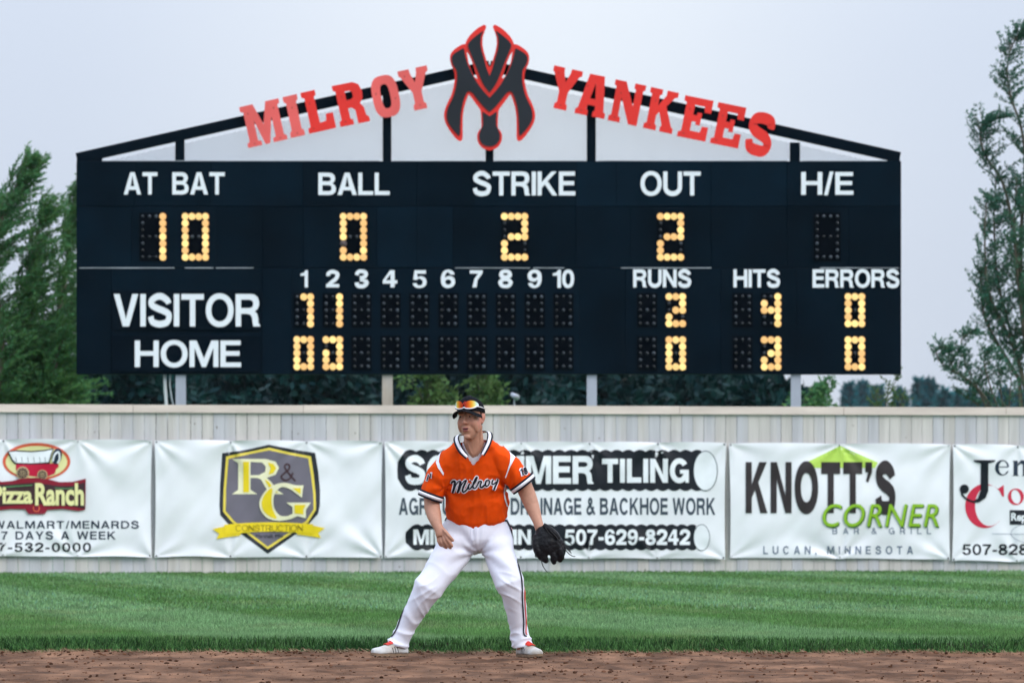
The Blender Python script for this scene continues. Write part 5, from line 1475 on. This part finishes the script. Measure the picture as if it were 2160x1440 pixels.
for (px, py, dy, r_) in ((985, 945, -.11, .085), (1018, 943, -.11, .085)):
    ellipsoid(bm, PP(px, py, dy), (.10, .085, .06))
me = remesh(bm, 0.0075, 5, 0.5)
def ridge(v, k=1.0):
    return (1 - min(1.0, abs(noise.noise(v)) * 2.4)) ** 2 - 0.33
def jfold(p):
    px = p.x * SP + CX; py = HY - (p.z - H) * SP
    zz = (p.z - PP(0, 1100).z) / .5
    low = max(0.0, 1 - zz * 1.25)
    f = 0.011 * ridge(Vector((p.x * 11, p.y * 3, p.z * 1.6 + p.x * 1.5))) * (0.45 + .6 * low)
    f += .006 * noise.noise(Vector((p.x * 7 + 4, 0, p.z * 10))) * max(0, 1 - abs(zz - .10) / .2)
    # pulls running down from both shoulders and out from the arm pits
    for sx, ax_ in ((938, 1), (1076, -1)):
        dx, dy_ = (px - sx) * ax_, py - 1030
        r_ = math.hypot(dx, dy_)
        if r_ < 90:
            f += .007 * math.sin(math.atan2(dy_, dx) * 6 + sx) * math.exp(-((r_ - 28) / 30) ** 2) * (1 if dx > -6 else .5)
    f += .007 * ridge(Vector((p.x * 6 + p.z * 5, p.y * 4 + 9, p.z * 5 - p.x * 7))) + .003 * ridge(Vector((p.x * 17 - p.z * 6, p.y * 8, p.z * 13)))
    return f
displace(me, jfold)
# open the V neck
def inpoly(x, y, pl_):
    c = False
    j = len(pl_) - 1
    for i in range(len(pl_)):
        if (pl_[i][1] > y) != (pl_[j][1] > y) and x < (pl_[j][0]-pl_[i][0])*(y-pl_[i][1])/(pl_[j][1]-pl_[i][1]) + pl_[i][0]: c = not c
        j = i
    return c
VN = [(960, 890), (966, 926), (975, 948), (985, 963), (998.5, 982), (1010, 970), (1018, 959), (1026, 940), (1032, 915), (1032, 890)]
bm = bmesh.new(); bm.from_mesh(me)
kill = []
for f in bm.faces:
    c = f.calc_center_median()
    if c.y < YP - .02 and inpoly(c.x * SP + CX, HY - (c.z - H) * SP, VN): kill.append(f)
bmesh.ops.delete(bm, geom=kill, context='FACES')
bm.to_mesh(me); bm.free()
jersey = mk('jersey', me, m_jersey, player, smooth=True)
jb = bmesh.new(); jb.from_mesh(me); jbvh = BVHTree.FromBMesh(jb); jb.free()

def projector(bvh):
    def f(px, py, off):
        p = PP(px, py, -1.5)
        h, n_, i_, d_ = bvh.ray_cast(p, Vector((0, 1, 0)))
        if h is None or n_.y > -0.12:
            for k in range(1, 60):
                for sg_ in (1, -1):
                    h2, n2, i2, d2 = bvh.ray_cast(PP(px + sg_ * k * .4, py, -1.5), Vector((0, 1, 0)))
                    if h2 is not None and n2.y < -0.12: break
                    h2 = None
                if h2 is not None: h, n_ = h2, n2; break
        return h + n_ * off + Vector((0, -off * .5, 0))
    return f
JP = projector(jbvh)
# undershirt
bm = bmesh.new()
loft(bm, [(PP(1000, 930, -.150), .073, .070), (PP(1000, 942, -.138), .077, .070), (PP(1000, 954, -.122), .086, .070), (PP(1000, 966, -.108), .11, .073), (PP(1001, 985, -.085), .13, .083), (PP(1001, 1010, -.035), .14, .075)], 26)
bmesh.ops.transform(bm, matrix=Matrix.Identity(4), verts=bm.verts)
ub = bmesh.new(); ub.free()
kill = []
bm.faces.ensure_lookup_table()
bmesh.ops.subdivide_edges(bm, edges=bm.edges, cuts=7, use_grid_fill=True)
US = [(960, 880), (972, 920), (980, 940), (987, 955), (997, 966), (1008, 962), (1017, 950), (1022, 935), (1030, 900), (1040, 880)]
for f in bm.faces:
    c = f.calc_center_median()
    if c.y < YP and inpoly(c.x * SP + CX, HY - (c.z - H) * SP, US): kill.append(f)
bmesh.ops.delete(bm, geom=kill, context='FACES')
mk('undershirt', bm, m_kwhite, player, smooth=True)

# ribbed collar: a folded band that runs round the neck, striped black white black
def band(name, inner, outer, stripes, parent, lift=0.006):
    """inner/outer: lists of 3D points along the band; stripes: (from, to, material)"""
    n_ = len(inner)
    bm = bmesh.new(); mats_ = []
    for (f0, f1, m_) in stripes:
        if m_ not in mats_: mats_.append(m_)
        mi = mats_.index(m_)
        a_ = [bm.verts.new(inner[i].lerp(outer[i], f0)) for i in range(n_)]
        c_ = [bm.verts.new(inner[i].lerp(outer[i], f1)) for i in range(n_)]
        for i in range(n_ - 1):
            f = bm.faces.new((a_[i], a_[i+1], c_[i+1], c_[i])); f.material_index = mi
    o = mk(name, bm, mats_, parent, smooth=True)
    sm = o.modifiers.new('thick', 'SOLIDIFY'); sm.thickness = 0.003; sm.offset = 1
    return o
def p3(lst, k=6): return [PP(*q) for q in curve_pts3(lst, k)]
ci = p3([(1000, 912, .0), (975, 914, -.03), (968.5, 922, -.10), (972.5, 935, -.175), (980, 949, -.215), (988.5, 959.5, -.232)])
co_ = p3([(1000, 918, .01), (964, 918, -.02), (956.5, 927, -.10), (961.5, 943, -.195), (970.5, 957, -.232), (983.5, 968.5, -.246)])
ST = [(0, .22, m_kblack), (.22, .70, m_kwhite), (.70, 1, m_kblack)]
band('collar', ci, co_, ST, jersey)
ci = p3([(1000, 912, .0), (1020, 909, -.03), (1027.5, 914, -.10), (1026, 930, -.175), (1020, 945, -.215), (1014, 957, -.232)])
co_ = p3([(1000, 918, .01), (1032, 911, -.02), (1039.5, 920, -.10), (1036, 937, -.195), (1028.5, 952, -.232), (1022, 962.5, -.246)])
band('collar', ci, co_, ST, jersey)
# sleeve cuffs
def cuff(c0, c1, hw0, hw1, hd):
    c0, c1 = PP(*c0), PP(*c1)
    bm = bmesh.new()
    fr = [0, .28, .72, 1.0]
    mats_ = [m_kblack, m_kwhite]
    last = None
    for k in range(3):
        ss = [(c0.lerp(c1, fr[k]), (hw0 + (hw1-hw0)*fr[k]) * PXM, hd), (c0.lerp(c1, fr[k+1]), (hw0 + (hw1-hw0)*fr[k+1]) * PXM, hd)]
        loft(bm, ss, 28, caps=False, mat=(0, 1, 0)[k])
    o = mk('cuff', bm, mats_, jersey, smooth=True)
    sm = o.modifiers.new('thick', 'SOLIDIFY'); sm.thickness = 0.004; sm.offset = 0
cuff((911.5, 1038.5, -.052), (906.5, 1052, -.05), 27.2, 26.2, .093)
cuff((1098.5, 1014, -.052), (1107, 1025, -.05), 29.6, 28.6, .094)

def jdec(name, shape, off, mat, ml=4.0):
    return applied(name, shape, JP, off, mat, jersey, maxlen=ml)
# shoulder insets
ZJ = lambda pts: [(740 + p[0]*.2361, 820 + p[1]*.2361) for p in pts]
jdec('shoulder_inset', poly(ZJ([(806, 552), (780, 610), (765, 660), (782, 705), (828, 776), (834, 752), (808, 700), (792, 650), (800, 600), (814, 560)])), .004, m_kwhite)
jdec('shoulder_inset', poly(ZJ([(1382, 508), (1415, 515), (1448, 550), (1472, 605), (1440, 665), (1408, 735), (1385, 795), (1378, 790), (1396, 735), (1420, 660), (1424, 600), (1410, 550)])), .004, m_kwhite)
jdec('side_panel', poly(ZJ([(1378, 845), (1392, 850), (1380, 900), (1374, 940), (1388, 1000), (1402, 1050), (1390, 1050), (1370, 985), (1362, 930), (1366, 885)])), .004, m_kwhite)
jdec('placket', poly(ZJ([(1098, 690), (1102, 690), (1106, 820), (1102, 820)])), .003, m_jersey)
# script team name
ZS = lambda pts: [(930 + p[0]*.06944, 980 + p[1]*.06944) for p in pts]
SCR = [([(325, 575), (352, 510), (420, 488), (446, 540), (425, 650), (372, 850)], 62), ([(412, 770), (480, 610), (560, 500), (610, 490)], 34), ([(612, 485), (592, 640), (516, 850)], 64), ([(560, 760), (640, 600), (720, 490), (785, 452)], 36),
       ([(788, 448), (735, 580), (680, 690), (668, 780), (712, 815), (800, 745), (852, 640)], 50), ([(890, 560), (845, 650), (850, 715), (900, 718), (965, 640)], 48), ([(905, 490), (928, 462)], 46),
       ([(960, 640), (1050, 500), (1105, 385), (1072, 385), (1010, 530), (980, 640), (1008, 708), (1065, 690), (1135, 570)], 42), ([(1135, 570), (1165, 500), (1235, 505), (1205, 600), (1205, 665), (1255, 668), (1330, 590)], 44),
       ([(1440, 455), (1375, 480), (1342, 570), (1370, 645), (1430, 615), (1468, 525), (1440, 455)], 44), ([(1588, 428), (1545, 520), (1552, 588), (1610, 580), (1672, 500)], 42), ([(1722, 405), (1668, 590), (1596, 762)], 46)]
for k, (pts, w_) in enumerate(SCR):
    jdec('lettering_edge', stroke(ZS(pts), (w_ + 62) * .06944), .0030 + .0002 * k, m_kwhite, 3.0)
for k, (pts, w_) in enumerate(SCR):
    jdec('lettering', stroke(ZS(pts), w_ * .06944), .0062 + .0002 * k, m_kblack, 3.0)
# sleeve number and sleeve mark
def rot2(shape, cx_, cy_, a_):
    return [(cx_ + (p[0]-cx_)*math.cos(a_) - (p[1]-cy_)*math.sin(a_), cy_ + (p[0]-cx_)*math.sin(a_) + (p[1]-cy_)*math.cos(a_)) for p in shape[0]], shape[1]
jdec('sleeve_number', rot2(block('18', 1095, 1113, 985.5, 1003, .42, .02), 1104, 994, R(-14)), .004, m_kwhite, 3)
jdec('sleeve_number', rot2(block('18', 1096.5, 1111.5, 987, 1001.5, .26, .12), 1104, 994, R(-14)), .0065, m_kblack, 3)
jdec('sleeve_mark', stroke([(901, 1015), (906, 1000), (910, 1008), (911, 996)], 4.6, False), .004, m_kwhite, 3)
jdec('sleeve_mark', stroke([(902, 1014), (906, 1001), (909, 1008), (911, 998)], 2.4, False), .0065, m_kblack, 3)

# ---------------- trousers
bm = bmesh.new()
loft(bm, [sec(1007, 1086, .085, 60, .135), sec(1007, 1096, .088, 67, .145), sec(1005, 1115, .092, 74, .155), sec(1002, 1137, .095, 80, .158), sec(1004, 1152, .09, 70, .145), sec(1008, 1164, .085, 34, .10)], 32)
loft(bm, [sec(975, 1125, .092, 40, .13), sec(962, 1150, .075, 41, .13), sec(945, 1178, .03, 37.5, .115), sec(921, 1215, -.045, 31.5, .098), sec(903.5, 1240, -.085, 31.5, .095), sec(886, 1270, -.05, 26, .085), sec(870, 1297, -.02, 22.2, .075), sec(857, 1322, .0, 20.2, .07), sec(843.5, 1350, .01, 21.8, .075), sec(838.5, 1362, .01, 23.5, .08)], 26)
loft(bm, [sec(1040, 1125, .092, 40, .13), sec(1048, 1150, .065, 36, .125), sec(1057, 1176, .0, 32.5, .11), sec(1067, 1205, -.075, 30, .096), sec(1075, 1230, -.115, 31, .092), sec(1082.5, 1252, -.09, 25.5, .085), sec(1088, 1282, -.05, 22, .076), sec(1093, 1317, -.01, 19.5, .068), sec(1098, 1345, .01, 21.5, .072), sec(1102, 1364, .01, 22, .078)], 26)
me = remesh(bm, 0.0075, 4, 0.5)
def pfold(p):
    px = p.x * SP + CX; py = HY - (p.z - H) * SP
    left = px < 1000
    f = .006 * ridge(Vector((p.x * 5, p.y * 5, p.z * 4)))
    an = max(0, 1 - abs(py - 1350) / 42.0)
    f += .013 * an * ridge(Vector((p.x * 5, p.y * 5, p.z * 15 + p.x * (7 if left else -5))))
    # pulls that fan out from the crotch over the thighs
    dx, dy_ = px - 1010, py - 1168
    r_ = math.hypot(dx, dy_ * 1.0)
    an_ = math.atan2(-dy_, abs(dx) + 1)
    f += .006 * math.exp(-((r_ - 50) / 42) ** 2) * math.sin(an_ * (11 if left else 8) + (0.8 if left else 2.2) + .02 * r_ + 2 * noise.noise(Vector((p.x * 6, 2, p.z * 6))))
    for kx, ky in ((902, 1240), (1076, 1232)):
        kn = max(0, 1 - math.hypot(px - kx, (py - ky) * .8) / 62.0)
        f += .008 * kn * ridge(Vector((p.x * 5 + kx, p.y * 2, p.z * 13 - p.x * (8 if left else -7))))
    # long soft folds down the shins
    sh_ = max(0, 1 - abs(py - 1300) / 60)
    u_ = p.x * (1 if left else .6) + p.z * (.52 if left else .12)
    f += .0065 * sh_ * ridge(Vector((u_ * 14, p.y * 3, p.z * 2.2)))
    return f
displace(me, pfold)
pants = mk('trousers', me, m_pants, player, smooth=True)
pb = bmesh.new(); pb.from_mesh(me); pbvh = BVHTree.FromBMesh(pb); pb.free()
QP = projector(pbvh)
ZP = lambda pts: [(740 + p[0]*.25, 1080 + p[1]*.25) for p in pts]
def pdec(name, pts, w_, off, mat): return applied(name, stroke(pts, w_), QP, off, mat, pants, maxlen=5)
pdec('piping', ZP([(520, 600), (502, 640), (474, 740), (444, 820), (414, 910), (389, 980), (356, 1035), (338, 1048)]), 2.4, .003, m_kblack)
pdec('piping', ZP([(1312, 65), (1332, 105), (1358, 170), (1378, 250), (1396, 340), (1412, 440), (1436, 540), (1444, 620), (1446, 720), (1452, 830), (1458, 920), (1456, 1005), (1466, 1035), (1484, 1044)]), 2.6, .003, m_kblack)
pdec('piping', ZP([(1338, 70), (1352, 120), (1366, 165)]), 1.8, .003, m_kred)
pdec('piping', ZP([(1462, 560), (1466, 620), (1466, 720), (1472, 830), (1478, 920), (1476, 1005), (1484, 1030)]), 2.0, .003, m_kred)
pdec('fly_seam', ZP([(1016, 128), (1018, 230), (1020, 345)]), 1.6, .004, m_pants)
pdec('fly_seam', ZP([(1062, 120), (1062, 190), (1050, 228), (1022, 232)]), 1.2, .004, m_pants)
pdec('belt', ZP([(795, 72), (808, 50), (824, 36)]), 2.6, .003, m_kblack)
pdec('belt', ZP([(1296, 66), (1308, 72), (1318, 66)]), 3.4, .003, m_kblack)

# ---------------- shoes
def shoe(heel, toe, zt=0.0, tilt=0.0):
    heel, toe = Vector(heel), Vector(toe)
    ax = (toe - heel); L_ = ax.length; ax.normalize()
    sd = Vector((ax.y, -ax.x, 0)).normalized(); up = Vector((0, 0, 1))
    prof = [(-.02, .020, .045, .01), (.0, .029, .062, .0), (.06, .034, .078, 0), (.16, .0365, .090, 0), (.30, .037, .094, 0), (.42, .039, .084, 0), (.55, .044, .066, 0), (.70, .048, .053, 0), (.84, .044, .045, 0), (.94, .032, .037, .003), (1.0, .016, .026, .007)]
    bm = bmesh.new(); rings = []
    for (t_, hw, hh, zb) in prof:
        c = heel + ax * (t_ * L_)
        ring = []
        for k in range(20):
            a_ = 2*math.pi*k/20
            x_, z_ = math.cos(a_), math.sin(a_)
            xx = hw * math.copysign(abs(x_) ** .75, x_) * (1 - .25 * max(0, z_) ** 2)
            zz = (hh if z_ > 0 else 0) * abs(z_) ** .8 * .82 + hh * .18 * (1 if z_ > -.01 else (1 + z_))
            ring.append(bm.verts.new(c + sd * xx + up * (zb + .016 + zz)))
        rings.append(ring)
    for i in range(len(rings) - 1):
        for k in range(20): bm.faces.new((rings[i][k], rings[i][(k+1) % 20], rings[i+1][(k+1) % 20], rings[i+1][k]))
    bm.faces.new(rings[0]); bm.faces.new(rings[-1][::-1])
    bmesh.ops.recalc_face_normals(bm, faces=bm.faces)
    sb_ = bm.copy(); bv = BVHTree.FromBMesh(sb_); sb_.free()
    bmesh.ops.subdivide_edges(bm, edges=bm.edges, cuts=1, use_grid_fill=True, smooth=.6)
    sh_ = mk('shoe', bm, m_shoe, player, smooth=True)
    # sole with studs
    bm = bmesh.new(); rl, rh = [], []
    pr = [(-.025, .018), (.0, .030), (.08, .036), (.2, .036), (.35, .034), (.5, .040), (.66, .049), (.8, .048), (.92, .036), (1.0, .021), (1.02, .010)]
    pts = [(t_, hw) for t_, hw in pr] + [(t_, -hw) for t_, hw in pr[::-1]]
    for t_, hw in pts:
        c = heel + ax * (t_ * L_) + sd * hw + up * (.006 * max(0, t_ - .85) / .15)
        rl.append(bm.verts.new(c + up * .004)); rh.append(bm.verts.new(c + up * .020))
    n_ = len(rl)
    for i in range(n_): bm.faces.new((rl[i], rl[(i+1) % n_], rh[(i+1) % n_], rh[i]))
    bm.faces.new(rh); bm.faces.new(rl[::-1])
    for t_ in (.1, .2, .55, .7, .85):
        for s in (-.024, .024):
            c = heel + ax * (t_ * L_) + sd * s
            bmesh.ops.create_cone(bm, cap_ends=True, segments=6, radius1=.005, radius2=.007, depth=.014, matrix=Matrix.Translation(c + up * .001))
    bmesh.ops.recalc_face_normals(bm, faces=bm.faces)
    mk('sole', bm, m_sole, sh_)
    # tongue and laces
    def top(t_, s_, off):
        h, n2, i_, d_ = bv.ray_cast(heel + ax * (t_ * L_) + sd * s_ + up * .4, Vector((0, 0, -1)))
        return (h if h is not None else heel + ax * (t_ * L_) + sd * s_ + up * .06) + up * off
    bm = bmesh.new()
    g = [[bm.verts.new(top(.12 + .50 * j / 9, (-1 + 2 * i / 6) * (.035 - .010 * j / 9), .007 + .018 * max(0, 1 - j / 4))) for i in range(7)] for j in range(10)]
    for j in range(9):
        for i in range(6): bm.faces.new((g[j][i], g[j][i+1], g[j+1][i+1], g[j+1][i]))
    o = mk('tongue', bm, m_sred_l, sh_, smooth=True)
    bm = bmesh.new()
    for j in range(5):
        t_ = .30 + .075 * j
        tube(bm, [top(t_, -.024, .008), top(t_ + .02, 0, .010), top(t_, .024, .008)], .0028, n=5)
    mk('lace', bm, m_kred, sh_)
    for s in (-1, 1):
        for j in range(3):
            bm = bmesh.new()
            t0 = .36 + .07 * j
            pts = []
            for q in range(5):
                f = q / 4
                p = heel + ax * ((t0 - .05 * f) * L_) + up * (.072 - .045 * f - .006 * j)
                h, n2, i_, d_ = bv.ray_cast(p + sd * s * .3, -sd * s)
                if h is not None: pts.append(h + n2 * .001)
            if len(pts) > 2:
                tube(bm, pts, .0028, n=5); mk('stripe', bm, m_sstr, sh_)
            else: bm.free()
    return sh_
hz = 0.0
p = PP(856, 0, .02); q = PP(786, 0, -.13)
shoe((p.x, p.y, 0.0), (q.x, q.y, 0.0))
p = PP(1096, 0, .05); q = PP(1139, 0, -.165)
shoe((p.x, p.y, -.006), (q.x, q.y, -.006))

# ---------------- glove
glove = thing('baseball_glove', PP(1158, 1150, -.13), 'black leather baseball glove hanging fingers down from the fielder\'s hand', 'glove')
bm = bmesh.new()
def gsec(px, py, dy, hw, hd): return sec(px, py, dy, hw, hd)
loft(bm, [gsec(1141, 1111, -.125, 12, .040), gsec(1146, 1120, -.13, 21, .052), gsec(1151, 1132, -.135, 28.5, .058), gsec(1155, 1146, -.14, 31.5, .060), gsec(1158, 1158, -.14, 31, .052), gsec(1160, 1168, -.135, 27, .042)], 26)
for pts, r_ in (([(1133, 1128, -.15), (1130.5, 1145, -.165), (1134, 1162, -.165), (1141, 1175, -.15)], 8.5), ([(1146, 1150, -.15), (1145, 1166, -.16), (1148, 1176, -.155), (1151.5, 1182, -.145)], 7.8), ([(1163, 1150, -.15), (1166, 1166, -.165), (1167.5, 1178, -.16), (1168, 1185, -.15)], 7.0),
                ([(1175, 1146, -.14), (1181, 1160, -.155), (1182.5, 1172, -.15), (1181, 1180, -.14)], 7.8), ([(1172, 1130, -.13), (1182, 1142, -.14), (1187.5, 1155, -.14), (1187, 1168, -.13)], 6.0)):
    c = curve_pts3(pts, 3)
    loft(bm, [(PP(*p_), r_ * PXM * (1 if i < len(c) - 2 else .8), r_ * PXM * .95) for i, p_ in enumerate(c)] + [(PP(*c[-1]) + (PP(*c[-1]) - PP(*c[-2])).normalized() * r_ * PXM * .6, r_ * PXM * .5, r_ * PXM * .5)], 16)
me = remesh(bm, 0.005, 3, .5)
displace(me, lambda p_: .0025 * noise.noise(p_ * 45) + .0015 * noise.noise(p_ * 110))
mk('palm', me, m_glove, glove, smooth=True)
bm = bmesh.new()
loft(bm, [(PP(1146, 1106, -.175), .016, .008), (PP(1157, 1113, -.19), .020, .010), (PP(1168, 1123, -.195), .022, .010), (PP(1180, 1136, -.19), .014, .009)], 14, ref=Vector((0, 1, 0)))
mk('wrist_strap', remesh(bm, .004, 2), m_glove, glove, smooth=True)
for pts in ([(1186, 1141), (1194, 1139), (1202, 1144), (1206, 1148)], [(1189, 1150), (1198, 1159), (1205, 1166)], [(1190, 1156), (1200, 1167), (1208, 1172), (1213, 1172)], [(1142, 1180), (1144, 1190), (1149, 1199), (1155, 1206)], [(1131, 1166), (1128.5, 1171), (1131, 1174), (1134, 1170)], [(1190, 1148), (1198, 1154), (1203, 1163)]):
    bm = bmesh.new(); tube(bm, [PP(p_[0], p_[1], -.15) for p_ in curve_pts(pts, 5)], .0032, .0024, 6)
    mk('lace', bm, m_lace, glove, smooth=True)
for pts in ([(1150, 1112), (1156, 1121), (1166, 1131)], [(1178, 1138), (1183, 1146), (1188, 1158)], [(1160, 1118), (1172, 1130), (1182, 1144)]):
    bm = bmesh.new(); tube(bm, [PP(p_[0], p_[1], -.205) for p_ in curve_pts(pts, 5)], .003, n=6)
    mk('lace', bm, m_lace, glove, smooth=True)
